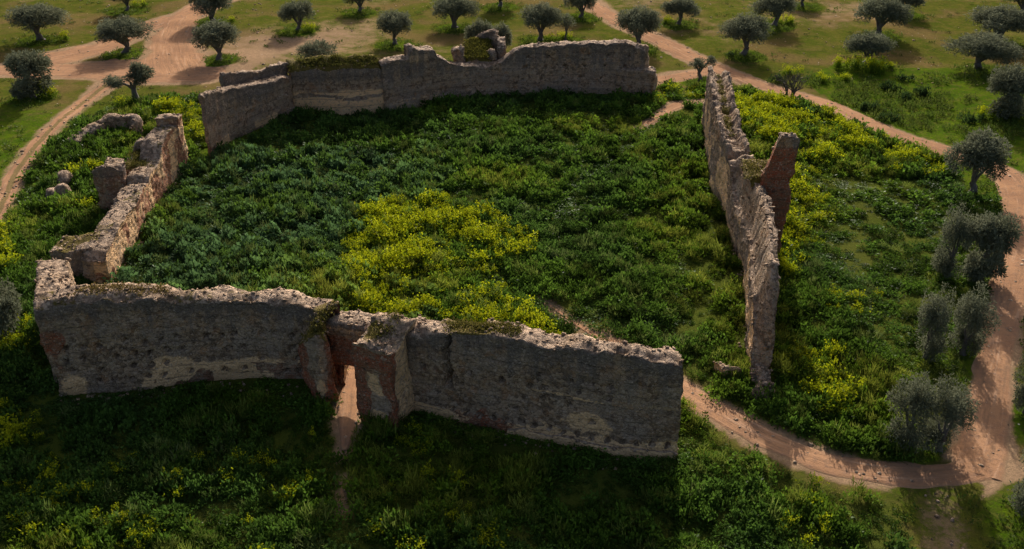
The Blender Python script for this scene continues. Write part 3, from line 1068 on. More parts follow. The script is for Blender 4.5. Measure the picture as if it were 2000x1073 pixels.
def rear_mask3(p, s, q, z, h, top):
    n = fbm(p, .25, 3, 68)
    tan = blob(p, (-10.9, 107, 5.3), (1.6, 3, .6)) * .7 + sstep(1.9, .7, z + (n - .5)) * sstep(-3, -9, p[:, 0]) * .45 + (n > .58) * .2
    brick = blob(p, (-6.5, 108, 3.6), (2.6, 3, .9)) * .36 + blob(p, (15, 109, 2.4), (1.2, 4, 1.2)) * .35 + (np.abs(z - 4.9) < .35) * sstep(-1, 1, p[:, 0]) * .3
    dark = .18 + sstep(1.5, 4.5, z + (n - .5) * 3.5) * .50 + sstep(-2, 2, p[:, 0]) * sstep(5.2, 6, z) * .3
    return tan, brick, dark, top * .12


masonry('wall_segment', r1, 2.2, +1, rear, ds=.22, mask=rear_mask, seed=21, rough=.13, und=.2, chip=.4)
masonry('parapet', [(a[0] - .55, a[1] + 1.9, a[2] + .95 - .1 * (i == 5)) for i, a in enumerate(r1[2:])], .7, +1, rear, ds=.22, zb=4.0, mask=rear_mask, seed=22, rough=.14,
        topnoise=.22)
wb2 = masonry('wall_segment', r2, 2.3, +1, rear, ds=.22, mask=rear_mask2, seed=23, rough=.11, back_dz=.85, chip=.3)
masonry('wall_segment', r3, 1.7, +1, rear, ds=.22, mask=rear_mask3, seed=24, rough=.12, chip=.25, topnoise=.17, endround=.05,
        holes=[(a, z, .14) for z in (2.0, 3.4, 4.6) for a in np.arange(16 + z * .3, 30, 2.3)])
masonry('wall_segment', [(a[0], a[1] - .35, a[2]) for a in r4], 2.3, +1, rear, ds=.22, mask=rear_mask3, seed=25, rough=.14)
turf_strip(wb2, .02, .98, .2, .95, 190, rear, 26, per=26, h=.16, cols=((.045, .050, .010), (.12, .105, .022)))
# the outer tower stub behind the low middle
tw = vtop(895, 120, 184)
bx, by = tw[0], tw[1]
masonry('tower_wall', [(bx - .5, by + 1.7, 5.4), (bx + .75, by + 1.7, 5.7)], 1.2, +1, rear, ds=.2, mask=rear_mask, seed=27, rough=.2, chip=.7)
masonry('tower_wall', [(bx + 3.4, by + 2.0, 5.0), (bx + 4.3, by + 2.3, 5.3)], 1.0, +1, rear, ds=.18, mask=rear_mask, seed=28, rough=.2, chip=.5)
masonry('tower_wall', [(bx + 4.5, by + 2.6, 5.2), (bx + 4.4, by + 4.8, 6.0), (bx + 3.4, by + 6.2, 6.3)], .85, -1, rear, ds=.18, mask=rear_mask, seed=29, rough=.2, chip=.5)
masonry('tower_wall', [(bx + 2.2, by + 6.2, 6.1), (bx + 3.4, by + 6.4, 6.4), (bx + 4.2, by + 6.0, 6.2)], .8, +1, rear, ds=.18, mask=rear_mask, seed=30, rough=.18, chip=.4)
masonry('tower_floor', [(bx + .5, by + 1.6, 4.2), (bx + 3.9, by + 1.7, 4.2)], 5.0, +1, rear, ds=.25, seed=31, rough=.12, back_dz=1.2,
        mask=lambda p, s, q, z, h, top: (0 * z, .1 + 0 * z, .2 + 0 * z, top * .95))
r_ = np.random.default_rng(5)
tp = np.stack([bx + r_.uniform(.7, 3.6, 140), by + r_.uniform(1.8, 6.2, 140), np.zeros(140)], 1)
tp[:, 2] = 4.25 + (tp[:, 1] - by - 1.6) / 5 * 1.2
turf(tp, rear, 32, per=26, h=.2, cols=((.06, .06, .012), (.14, .125, .02)))

# ================= the right-hand wall, running away from the camera
east = thing('castle_wall', 'right hand wall seen end on, with brick tower remnant on its outer side', 'wall')
e_pts = [G(a, b, .5) for a, b in [(1371, 250), (1376, 290), (1391, 367), (1412, 410), (1430, 465), (1447, 518), (1455, 595), (1459, 680), (1463, 726)]]
e_h = [7.2, 7.0, 6.4, 6.0, 5.9, 6.4, 6.9, 6.8, 6.4]
e_th = [2.0, 2.1, 2.1, 1.9, 1.6, 1.5, 1.5, 1.35, 1.2]
e_path = [(p[0], p[1], h, w) for p, h, w in zip(e_pts, e_h, e_th)][:7]
for yy, h_ in ((677, 6.9), (690, 6.2), (700, 5.2), (712, 3.4), (722, 1.6), (730, .5)):      # the end has collapsed to a ramp
    p = G(1459 + (yy - 680) * .09, yy, .5)
    e_path.append((p[0], p[1], h_, 1.3))

def east_mask(p, s, q, z, h, top):
    n = fbm(p, .5, 3, 69)
    inner = (q < .5) & ~top
    tan = inner * (.30 + .35 * (n > .5)) * sstep(6.0, 4.6, z)
    brick = blob(p, (17.2, 52, .9), (1.0, 1.5, .8)) * .9 + inner * (n < .38) * .3
    dark = np.where(top, 0.0, np.where(q > .6, .35, .22 + .35 * (n < .45)))
    dark = dark + (~top) * sstep(.8, .2, h - z) * .3
    moss = top * (sstep(78, 84, p[:, 1]) * sstep(.3, .5, q) * sstep(.85, .65, q) * .6 + (n > .62) * .3)
    return tan, brick, dark, moss


def east_top(S, Q):
    far = sstep(22, 18, S)
    ridge = far * (-.8 * sstep(.2, .34, Q) * sstep(.86, .74, Q))
    slope = sstep(20, 25, S) * sstep(46, 43, S) * (-2.6 * sstep(.62, .12, Q))
    notch = -.9 * sstep(1.2, .0, np.abs(S - 20.5)) - .6 * sstep(.8, 0, np.abs(S - 10.5))
    return ridge + slope + notch


we = masonry('wall_segment', e_path, 2.1, +1, east, ds=.17, mask=east_mask, top=east_top, seed=41, rough=.15, chip=.6, topnoise=.22, und=.25, bulge=.22, endround=.1)
# platform of the flanking tower, its front wall and tall brick pier
wp_ = masonry('tower_wall', [(18.3, 69.6, 6.5), (20.2, 69.4, 6.4), (21.0, 69.3, 6.4)], 4.4, +1, east, ds=.18, seed=43, rough=.13,
        mask=lambda p, s, q, z, h, top: ((~top) * .12, (~top) * .48, (~top) * .2, top * .85))
pier_h = 10.3
masonry('brick_pier', [(19.2, 69.15, 7.0), (19.6, 69.1, 7.9), (19.9, 69.05, 9.2), (20.25, 69.0, pier_h), (21.45, 68.9, pier_h)], 1.1, +1, east, ds=.13, seed=44, rough=.09, chip=.3, bulge=.08,
        endround=.05, topnoise=.15, mask=lambda p, s, q, z, h, top: ((z > 9.2) * .15, (z < 9.3) * .95 + 0 * z, (z > 9.2) * .5 + .05, 0 * z))
masonry('masonry_patch', [(19.3, 69.25, 4.9), (19.8, 69.0, 4.9)], .6, +1, east, ds=.13, zb=4.0, seed=45, mask=lambda p, s, q, z, h, top: (.1 + 0 * z, 0 * z, .2 + 0 * z, 0 * z))
turf_strip(wp_, .0, 1., .05, .95, 90, east, 46)
turf_strip(we, .02, .36, .35, .7, 60, east, 47)

# low stub and fallen slab at the foot of its near end
stub = thing('wall_stub', 'low brown footing and rubble heap at the near foot of the right hand wall', 'wall')
g1, g2, g3 = G(1398, 716, .6), G(1412, 730, .6), G(1455, 724, .6)
masonry('footing', [(g1[0], g1[1] + .6, .9), (g2[0], g2[1], 1.0), (g3[0], g3[1], 1.0)], .45, +1, stub, ds=.12, seed=48, rough=.08, bulge=.06, chip=.3,
        mask=lambda p, s, q, z, h, top: (.55 + 0 * z, .25 + 0 * z, 0 * z, 0 * z))

h1, h2 = G(1462, 730, .4), G(1482, 770, .4)
masonry('rubble_heap', [(h1[0], h1[1], 1.5), ((h1[0] + h2[0]) / 2, (h1[1] + h2[1]) / 2, 1.1), (h2[0], h2[1], .6)], 1.1, +1, stub, ds=.13, seed=49, rough=.16, chip=.4, topnoise=.3,
        rubble_n=16, mask=lambda p, s, q, z, h, top: (.35 + 0 * z, .40 * (s < .9) + .1, 0 * z, 0 * z))

# ================= the left-hand wall
west = thing('castle_wall', 'low broken left hand wall with rubble top and warm orange inner face', 'wall')
w_path = [(-31.0, 87.2, 4.6), (-31.3, 85.2, 4.7), (-31.5, 83.2, 4.2), (-31.4, 82.0, 3.2), (-31.3, 78.5, 3.1), (-31.2, 77.9, 2.6), (-31.0, 76.5, 3.0), (-30.6, 72, 2.9),
          (-30.35, 68.5, 2.9), (-30.3, 65.6, 2.5), (-30.3, 64.8, 2.2)]


def west_mask(p, s, q, z, h, top):
    n = fbm(p, .6, 3, 70)
    inner = (q < .5)
    tan = (~top) * inner * .56
    brick = (~top) * inner * ((n > .5) * .42 + .15)
    dark = (~top) * (~inner) * .35
    moss = top * (n > .60) * .5
    return tan, brick, dark, moss


masonry('wall_segment', [(a_[0] - .3, a_[1], a_[2]) for a_ in w_path], 1.95, -1, west, ds=.17, mask=west_mask, seed=51, rough=.10, chip=.25, topnoise=.14, bulge=.16, back_dz=-.15,
        top=lambda S, Q: -.8 * sstep(.5, .0, np.abs(S - 9.2)) * sstep(.2, .5, Q))
masonry('wall_block', [(-31.25, 87.9, 5.4), (-31.3, 86.6, 5.4)], 2.0, -1, west, ds=.17, seed=52, rough=.10, chip=.35, mask=west_mask)
gp = G(212, 405, .4)
masonry('brick_pillar', [(gp[0] - .9, gp[1] + .6, 3.6), (gp[0] + .1, gp[1], 4.2), (gp[0] + 1.6, gp[1] + .3, 4.1)], 2.0, +1, west, ds=.15, seed=53, rough=.11, chip=.6, bulge=.15, endround=.3,
        mask=lambda p, s, q, z, h, top: (.05 + 0 * z, (~top) * .50, sstep(2.4, 3.4, z) * .8, 0 * z))
masonry('tower_floor', [(gp[0] + .4, gp[1] + 2.6, 2.9), (gp[0] + 3.2, gp[1] + 2.6, 3.0)], 4.5, +1, west, ds=.22, seed=54, rough=.15,
        mask=lambda p, s, q, z, h, top: (.1 + 0 * z, .2 + 0 * z, .2 + 0 * z, top * .8))
masonry('tower_wall', [(gp[0] + .2, gp[1] + 6.8, 3.6), (gp[0] + 1.6, gp[1] + 7.3, 4.0), (gp[0] + 3.0, gp[1] + 7.2, 3.7)], 1.0, +1, west, ds=.18, seed=55, rough=.14, chip=.5, endround=.9,
        mask=lambda p, s, q, z, h, top: (.15 + 0 * z, .1 + 0 * z, .15 + 0 * z, top * .2))
r_ = np.random.default_rng(6)
turf(np.stack([gp[0] + r_.uniform(.6, 3.2, 70), gp[1] + r_.uniform(2.8, 6.6, 70), np.full(70, 3.05)], 1), west, 56, per=26, h=.2)

# cross wall and rubble return between the left wall and the front corner
cross = thing('wall_stub', 'dark cross wall with mossy top closing the left corner gap', 'wall')
c1, c2 = G(140, 536, .4), G(196, 534, .4)
masonry('wall_segment', [(c1[0] - 1.5, c1[1] + .4, 2.2), (c1[0], c1[1], 2.2), (c2[0] + .1, c2[1] + .1, 2.6)], 2.4, +1, cross, ds=.16, seed=57, rough=.12, chip=.4, topnoise=.15, back_dz=.2,
        mask=lambda p, s, q, z, h, top: (.1 + 0 * z, (~top) * .2, (~top) * .55, top * (.35 + .3 * (fbm(p, .5, 2, 3) > .5))))
ret = thing('wall_stub', 'pink rubble wall curving back from the left end of the front wall', 'wall')
masonry('wall_segment', [(-27.3, 51.8, 6.3), (-28.4, 54.6, 6.1), (-29.8, 57.6, 5.5), (-31.0, 60.2, 4.7)], 1.9, +1, ret, ds=.15, seed=58, rough=.13, chip=.4, topnoise=.18,
        mask=lambda p, s, q, z, h, top: (.30 + 0 * z, .15 * (~top), .1 + 0 * z, top * .05))

# ruined vault remains beyond the left wall
vault = thing('ruined_vault', 'low ruined vault with dark recess and rubble slope beyond the left wall', 'ruin')
v1, v2 = G(186, 262, .5), G(256, 256, .5)
masonry('vault_wall', [(v1[0] - .3, v1[1], 1.5), ((v1[0] + v2[0]) / 2, v1[1] + .9, 2.1), (v2[0], v2[1] + .6, 1.9), (v2[0] + .5, v2[1] - .8, 1.3)], 1.0, +1, vault, ds=.2, seed=59, rough=.15, chip=.4, topnoise=.2, endround=.5,
        mask=lambda p, s, q, z, h, top: (.2 + 0 * z, .28 + 0 * z, (~top) * .4, top * .25))
masonry('vault_wall', [(v1[0] - 1.9, v1[1] - 3.4, .8), (v1[0] - 1.0, v1[1] - .9, 1.3), (v1[0] + .1, v1[1] + .9, 1.7)], 1.2, -1, vault, ds=.2, seed=60, rough=.15, chip=.4, topnoise=.2, endround=.6,
        mask=lambda p, s, q, z, h, top: (.25 + 0 * z, .1 + 0 * z, .05 + 0 * z, top * .1))


# ---------------------------------------------------------------- rocks
def rock_mesh(name, seed, parent=None):
    r = np.random.default_rng(seed)
    nu, nv = 18, 12
    u = np.linspace(0, 2 * np.pi, nu, endpoint=False)
    w = np.linspace(0, np.pi, nv)
    U, W = np.meshgrid(u, w)
    d = np.stack([np.sin(W) * np.cos(U), np.sin(W) * np.sin(U), np.cos(W)], -1).reshape(-1, 3)
    pl = r.normal(size=(9, 3))
    pl /= np.linalg.norm(pl, axis=1, keepdims=True)
    k = np.clip((d @ pl.T) / r.uniform(.62, .9, 9), 1, None).max(1)
    V = d / k[:, None] * (1 + (fbm(d, 2.5, 2, seed) - .5)[:, None] * .25)
    i = np.arange(nv - 1)[:, None] * nu + np.arange(nu)[None, :]
    j = np.arange(nv - 1)[:, None] * nu + (np.arange(nu)[None, :] + 1) % nu
    F = np.stack([i, j, j + nu, i + nu], -1).reshape(-1, 4)
    C = np.zeros((len(V), 4))
    C[:, 0] = .3
    C[:, 2] = .1
    return mk(name, V, [F], M_STONE, parent, colors=C)


for (px, py, sx, sy, sz, lab, sd) in [
        (106, 385, .8, .7, .7, 'dark grey boulder at the left of the pile in the weeds', 1),
        (122, 381, .75, .6, .75, 'pinkish grey boulder at the top of the pile in the weeds', 2),
        (112, 402, .6, .5, .4, 'small brown boulder lowest in the pile in the weeds', 3),
        (124, 352, .9, .7, .6, 'grey boulder alone in weeds beside the left hand brick pillar', 4),
        (1490, 768, 1.05, .75, .5, 'pale broken masonry lump fallen at the right hand wall foot', 5)]:
    o = rock_mesh('boulder', 80 + sd)
    g = G(px, py, .3)
    k_ = 1.35 if py < 500 else 1.0
    o.scale = (sx * k_, sy * k_, sz * k_)
    o.rotation_euler = (.1 * sd, .07, sd * 1.3)
    o.location = (g[0], g[1], gz(g[0], g[1]) + sz * .45)
    tag(o, lab, 'rock', 'loose boulders around the ruin')


# ---------------------------------------------------------------- olive trees
def tube(pts, radii, ns=8):
    pts = np.asarray(pts, float)
    n = len(pts)
    d = np.gradient(pts, axis=0)
    d /= np.linalg.norm(d, axis=1, keepdims=True)
    ref = np.array([.3, 1, .1])
    a = np.cross(d, ref)
    a /= np.linalg.norm(a, axis=1, keepdims=True)
    b = np.cross(d, a)
    th = np.linspace(0, 2 * np.pi, ns, endpoint=False)
    V = pts[:, None, :] + (a[:, None, :] * np.cos(th)[None, :, None] + b[:, None, :] * np.sin(th)[None, :, None]) * np.asarray(radii)[:, None, None]
    i = np.arange(n - 1)[:, None] * ns + np.arange(ns)[None, :]
    j = np.arange(n - 1)[:, None] * ns + (np.arange(ns)[None, :] + 1) % ns
    return V.reshape(-1, 3), np.stack([i, j, j + ns, i + ns], -1).reshape(-1, 4)


def join(parts):
    V, F, o = [], [], 0
    for v, f in parts:
        V.append(v)
        F.append(f + o)
        o += len(v)
    return np.concatenate(V), [np.concatenate(F)]


OL_D, OL_L = np.array([.085, .092, .055]), np.array([.195, .203, .130])


def olive(seed, W=5.0, H=4.6, trunk=1.3, nlobe=11, nleaf=10000, sparse=1.0, low=False, lobes=None, leaf=.85, tight=1.0):
    """meshes of one olive kind: gnarled trunk with limbs, and a crown of separate leaf masses"""
    r = np.random.default_rng(seed)
    R = W / 2
    cz0 = trunk
    if lobes is None:
        lobes = []
        for k in range(nlobe):
            a = k * 2.4 + r.uniform(-.4, .4)
            rr = R * .74 * math.sqrt((k + .5) / nlobe) * r.uniform(.85, 1.12)
            hz = cz0 + (H - cz0) * (.24 + .50 * (1 - (rr / R) ** 2) + r.uniform(-.12, .12))
            lobes.append((math.cos(a) * rr, math.sin(a) * rr, hz, R * tight * r.uniform(.28, .44), (H - cz0) * r.uniform(.24, .38)))
        if low:
            for k in range(5):
                a = r.uniform(0, 6.28)
                lobes.append((math.cos(a) * R * .4, math.sin(a) * R * .4, cz0 * .5 + .4, R * .4, .7))
    lobes = np.array(lobes)
    # trunk + limbs
    lean = r.uniform(-.25, .25, 2)
    fork = np.array([lean[0], lean[1], trunk * .8])
    parts = []
    zz = np.linspace(-.4, 1, 8)
    tp = np.stack([lean[0] * zz + .06 * np.sin(zz * 5 + seed), lean[1] * zz + .06 * np.cos(zz * 4), zz * trunk * .85], 1)
    parts.append(tube(tp, np.interp(zz, [-.4, 0, .3, 1], [.50, .40, .27, .24]) * (W / 5), 10))
    for k in r.permutation(len(lobes))[:6]:
        L = lobes[k]
        tgt = np.array([L[0] * .85, L[1] * .85, L[2]])
        q = np.linspace(0, 1, 7)[:, None]
        midp = fork * (1 - q) + tgt * q
        midp[:, 2] += np.sin(q[:, 0] * np.pi) * .18
        midp[:, :2] += r.normal(0, .06, (7, 2)) * np.sin(q * np.pi)
        parts.append(tube(midp, np.linspace(.16, .035, 7) * (W / 5), 6))
    tv, tf = join(parts)
    # leaves
    wts = lobes[:, 3] ** 2 * lobes[:, 4]
    wts /= wts.sum()
    which = r.choice(len(lobes), nleaf, p=wts)
    L = lobes[which]
    d = r.normal(size=(nleaf, 3))
    d /= np.linalg.norm(d, axis=1, keepdims=True)
    rr = r.random(nleaf) ** .42 * r.uniform(.82, 1.18, nleaf)
    pos = L[:, :3] + d * rr[:, None] * np.stack([L[:, 3], L[:, 3], L[:, 4]], 1)
    pos += (np.stack([vnoise(pos * 1.7, s_ + seed) for s_ in (1, 2, 3)], 1) - .5) * .55
    direc = d * .7 + r.normal(0, .55, (nleaf, 3)) + np.array([0, 0, -.10])
    Q = leaf_quads(pos, direc, r.uniform(.20, .46, nleaf) * (W / 5) ** .3 * leaf, r.uniform(.07, .13, nleaf) * leaf, r.uniform(0, 6.28, nleaf))
    k = np.clip(r.beta(1.6, 2.2, nleaf) + (r.random(len(lobes))[which] - .5) * .35, 0, 1)[:, None]
    C = OL_D * (1 - k) + OL_L * k
    return (tv, tf), (Q, C)


KINDS = {}


def kind_mesh(key, **kw):
    (tv, tf), (Q, C) = olive(**kw)
    t = mk('trunk', tv, tf, M_BARK, smooth=True)
    c = quads_obj('crown', Q, C, M_OLIVE)
    KINDS[key] = (t, c, kw['W'], kw['H'])


kind_mesh('a', seed=1, W=5.4, H=4.6, trunk=1.0)
kind_mesh('b', seed=2, W=5.2, H=4.4, trunk=.9, nlobe=13)
kind_mesh('c', seed=3, W=4.6, H=4.6, trunk=.9, nlobe=9)
kind_mesh('d', seed=4, W=6.2, H=4.6, trunk=1.1, nlobe=14, nleaf=12000)
kind_mesh('e', seed=5, W=4.2, H=4.4, trunk=1.2, nlobe=9, low=True)
kind_mesh('w', seed=6, W=4.0, H=4.9, trunk=1.2, nlobe=10, nleaf=8200, low=True, leaf=.70, tight=.74)
kind_mesh('two', seed=7, W=5.2, H=4.6, trunk=1.8, nleaf=5200,
          lobes=[(-1.9, 0, 3.0, .75, .7), (-1.5, .3, 2.7, .6, .5), (.7, 0, 3.6, .9, .9), (1.3, .2, 3.2, .9, .8), (.5, -.3, 2.8, .8, .7), (1.0, .2, 4.1, .6, .5), (-.5, .2, 2.9, .5, .35)])
kind_mesh('thin', seed=8, W=3.0, H=4.4, trunk=1.7, nlobe=6, nleaf=1300)
kind_mesh('pair', seed=9, W=4.6, H=4.2, trunk=1.6, nleaf=2300,
          lobes=[(-1.5, 0, 3.0, .55, 1.0), (-1.3, .3, 3.6, .45, .5), (.4, 0, 3.0, .6, .9), (.7, .2, 3.6, .5, .5), (1.5, .1, 3.3, .5, .5), (0, .3, 2.7, .4, .4)])
kind_mesh('shrub', seed=10, W=4.4, H=2.8, trunk=.4, nlobe=12, nleaf=6000, low=True)
for t, c, *_ in KINDS.values():
    COL.objects.unlink(t)
    COL.objects.unlink(c)


def plant(key, px, py, wpx, hpx, label, rz=None, group='olive trees around the ruin'):
    """foot at pixel (px,py); crown width and total height as seen, in pixels"""
    g = G(px, py, 0.1)
    slant = float(np.linalg.norm(g - np.array([0, 0, CAM_H])))
    dep = math.atan2(CAM_H, math.hypot(g[0], g[1]))
    t, c, W, H = KINDS[key]
    sx = (.91 if key == 'w' else 1.08) * wpx * slant / FPX / W
    # seen height = h*cos(dep) + half the crown depth * sin(dep)
    h = (hpx * slant / FPX - .16 * wpx * slant / FPX * math.sin(dep)) / math.cos(dep)
    sz = max(.5, min(1.6, h / H))
    root = thing('olive_tree', label, 'olive tree', (g[0], g[1], gz(g[0], g[1])), group)
    root.rotation_euler = (0, 0, rz if rz is not None else random.uniform(0, 6.28))
    root.scale = (sx, sx, sz)
    for src in (t, c):
        d = src.copy()
        COL.objects.link(d)
        d.parent = root
    return root


for tr in TREES:
    plant(*tr)

# bare tree beside the track
gd = G(1541, 196, .1)
dead = thing('bare_tree', 'leafless dark tree on the yellow flowered verge of the track', 'tree', (gd[0], gd[1], gz(gd[0], gd[1])))
rd_ = np.random.default_rng(12)
parts, twig = [], []


def branch(p, d, L, r, depth):
    n = 6
    pts = [p]
    q = p.copy()
    dd = d.copy()
    for _ in range(n):
        dd = dd + rd_.normal(0, .13, 3) + np.array([0, 0, .03])
        dd /= np.linalg.norm(dd)
        q = q + dd * L / n
        pts.append(q.copy())
    parts.append(tube(pts, np.linspace(r, r * .55, n + 1), 6))
    if depth == 0:
        return
    for k in range(3 if depth > 1 else 4):
        j = rd_.integers(2, n + 1)
        nd = dd + rd_.normal(0, .55, 3)
        nd[2] = abs(nd[2]) * .8 + .15
        branch(pts[j], nd / np.linalg.norm(nd), L * rd_.uniform(.55, .8), r * .55, depth - 1)


for a in (-.5, .35, .9):
    branch(np.array([.05 * a, 0, -.2]), np.array([a, .2 * a, 1.6]) / 1.9, 2.1, .14, 4)
bv, bf = join(parts)
mk('branches', bv, bf, M_DEAD, dead, smooth=True)


# ---------------------------------------------------------------- plants: clump templates
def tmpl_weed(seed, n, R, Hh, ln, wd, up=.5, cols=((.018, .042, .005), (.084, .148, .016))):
    r = np.random.default_rng(seed)
    nl = 4
    cx = r.normal(0, .45 * R, (nl, 2))
    hz = r.uniform(.45, 1.0, nl) * Hh
    w = r.integers(0, nl, n)
    d = r.normal(size=(n, 3))
    d[:, 2] = np.abs(d[:, 2]) + .15
    d /= np.linalg.norm(d, axis=1, keepdims=True)
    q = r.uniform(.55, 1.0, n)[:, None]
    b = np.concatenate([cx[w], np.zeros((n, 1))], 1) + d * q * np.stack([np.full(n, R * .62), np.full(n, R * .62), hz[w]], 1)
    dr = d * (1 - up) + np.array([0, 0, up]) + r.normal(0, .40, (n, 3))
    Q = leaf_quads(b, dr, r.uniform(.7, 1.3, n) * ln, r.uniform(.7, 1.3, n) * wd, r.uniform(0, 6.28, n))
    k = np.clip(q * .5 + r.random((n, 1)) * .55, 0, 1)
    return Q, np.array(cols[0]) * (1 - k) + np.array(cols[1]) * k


def tmpl_flower(seed, n, R, Hh):
    r = np.random.default_rng(seed)
    ng = int(n * .55)
    Qa, Ca = tmpl_weed(seed + 1, ng, R, Hh * .75, .17, .09, .6, ((.045, .085, .006), (.125, .185, .012)))
    nf = n - ng
    st = r.normal(0, .5 * R, (14, 2))
    hz = r.uniform(.6, 1.0, 14) * Hh
    w = r.integers(0, 14, nf)
    b = np.concatenate([st[w] + r.normal(0, .07, (nf, 2)), (hz[w] * r.uniform(.72, 1.08, nf))[:, None]], 1)
    Q = leaf_quads(b, r.normal(0, 1, (nf, 3)) + [0, 0, .6], r.uniform(.08, .14, nf), r.uniform(.06, .10, nf), r.uniform(0, 6.28, nf))
    k = r.random((nf, 1))
    C = np.array((.20, .25, .006)) * (1 - k) + np.array((.39, .395, .010)) * k
    return np.concatenate([Qa, Q]), np.concatenate([Ca, C])


def scatter(name, label, cat, tmpls, x, y, sc, scz, tint, mat, which=None, seed=0):
    r = np.random.default_rng(seed)
    n = len(x)
    z = ground_z(x, y) - .03
    which = r.integers(0, len(tmpls), n) if which is None else which
    ang = r.uniform(0, 2 * np.pi, n)
    Qs, Cs = [], []
    for k, (Q, C) in enumerate(tmpls):
        m = np.nonzero(which == k)[0]
        if not len(m):
            continue
        ca, sa = np.cos(ang[m]), np.sin(ang[m])
        q = Q.reshape(-1, 3).astype(np.float32)
        X = (q[None, :, 0] * ca[:, None] - q[None, :, 1] * sa[:, None]) * sc[m][:, None] + x[m][:, None]
        Y = (q[None, :, 0] * sa[:, None] + q[None, :, 1] * ca[:, None]) * sc[m][:, None] + y[m][:, None]
        Z = q[None, :, 2] * scz[m][:, None] + z[m][:, None]
        Qs.append(np.stack([X, Y, Z], -1).astype(np.float32).reshape(-1, 4, 3))
        Cs.append((C[None, :, :] * tint[m][:, None, :]).reshape(-1, 3).astype(np.float32))
    o = quads_obj(name, np.concatenate(Qs), np.concatenate(Cs), mat)
    o['kind'] = 'stuff'
    return tag(o, label, cat)


def grid_pts(poly, step, seed):
    r = np.random.default_rng(seed)
    P = np.array(poly)
    xs = np.arange(P[:, 0].min(), P[:, 0].max(), step)
    ys = np.arange(P[:, 1].min(), P[:, 1].max(), step)
    X, Y = np.meshgrid(xs, ys)
    x = X.ravel() + r.uniform(-.5, .5, X.size) * step
    y = Y.ravel() + r.uniform(-.5, .5, X.size) * step
    k = inpoly(x, y, poly)
    return x[k], y[k]


# blocked ground: walls
SOLIDS = [(left_path, 1.75, +1), (right_path, 1.65, +1), (r1, 2.2, 1), (r2, 2.3, 1), (r3, 1.7, 1), (e_path, 2.1, 1), (w_path, 2.2, -1)]


def solid(x, y):
    k = np.zeros(x.shape, bool)
    for path, th, sd in SOLIDS:
        t, P, _ = resample(path, .5)
        tx, ty = np.gradient(P[:, 0]), np.gradient(P[:, 1])
        L = np.hypot(tx, ty)
        a = [(p[0] + .1 * ty[i] / L[i] * sd, p[1] - .1 * tx[i] / L[i] * sd) for i, p in enumerate(P)]
        b = [(p[0] - ty[i] / L[i] * sd * th, p[1] + tx[i] / L[i] * sd * th) for i, p in enumerate(P)]
        k |= inpoly(x, y, a + b[::-1])
    return k


MUSTARD = [  # outline in the picture, strength
    ([(690, 420), (760, 395), (880, 385), (1000, 430), (1035, 470), (960, 520), (900, 540), (800, 560), (780, 600), (700, 595), (665, 530)], .80),
    ([(790, 600), (860, 565), (960, 562), (1050, 598), (1085, 650), (1170, 672), (1040, 668), (960, 628), (870, 615)], .85),
    ([(1425, 178), (1500, 185), (1600, 212), (1660, 250), (1720, 285), (1690, 300), (1600, 320), (1480, 260), (1432, 225)], .80),
    ([(1720, 268), (1860, 322), (1840, 345), (1740, 330)], .35),
    ([(1520, 330), (1585, 315), (1610, 400), (1570, 500), (1535, 540), (1515, 500)], .52),
    ([(1525, 700), (1600, 680), (1680, 745), (1660, 800), (1580, 775)], .62),
    ([(1600, 560), (1720, 560), (1720, 590), (1600, 590)], .35),
    ([(1275, 180), (1372, 172), (1368, 196), (1290, 202)], .85),
    ([(310, 205), (398, 205), (392, 232), (320, 228)], .75),
    ([(335, 245), (397, 245), (390, 275), (340, 275)], .75),
    ([(-20, 795), (60, 805), (90, 850), (-20, 875)], .70),
    ([(-20, 445), (30, 455), (25, 520), (-20, 530)], .70),
    ([(20, 600), (75, 620), (60, 680), (20, 650)], .45),
    ([(135, 312), (185, 312), (180, 332), (140, 335)], .60),
    ([(1530, 880), (1620, 915), (1700, 950), (1690, 965), (1600, 935), (1530, 900)], .55),
    ([(-20, 860), (400, 850), (650, 900), (640, 1090), (-40, 1090)], .11),
    ([(690, 850), (900, 850), (1000, 1000), (990, 1090), (690, 1090)], .09),
    ([(1450, 900), (1600, 960), (1650, 1073), (1480, 1073)], .16),
]
MW = [(pxpoly(p, .5), s) for p, s in MUSTARD]


def mustard(x, y):
    jx = x + (n2(x, y, .5, 3, 81) - .5) * 3.2
    jy = y + (n2(x, y, .5, 3, 82) - .5) * 4.5
    m = np.zeros(x.shape)
    for P, s in MW:
        m = np.maximum(m, inpoly(jx, jy, P) * s)
    cl = n2(x, y, .42, 3, 83)
    return m * (.30 + .70 * sstep(.36, .62, cl))


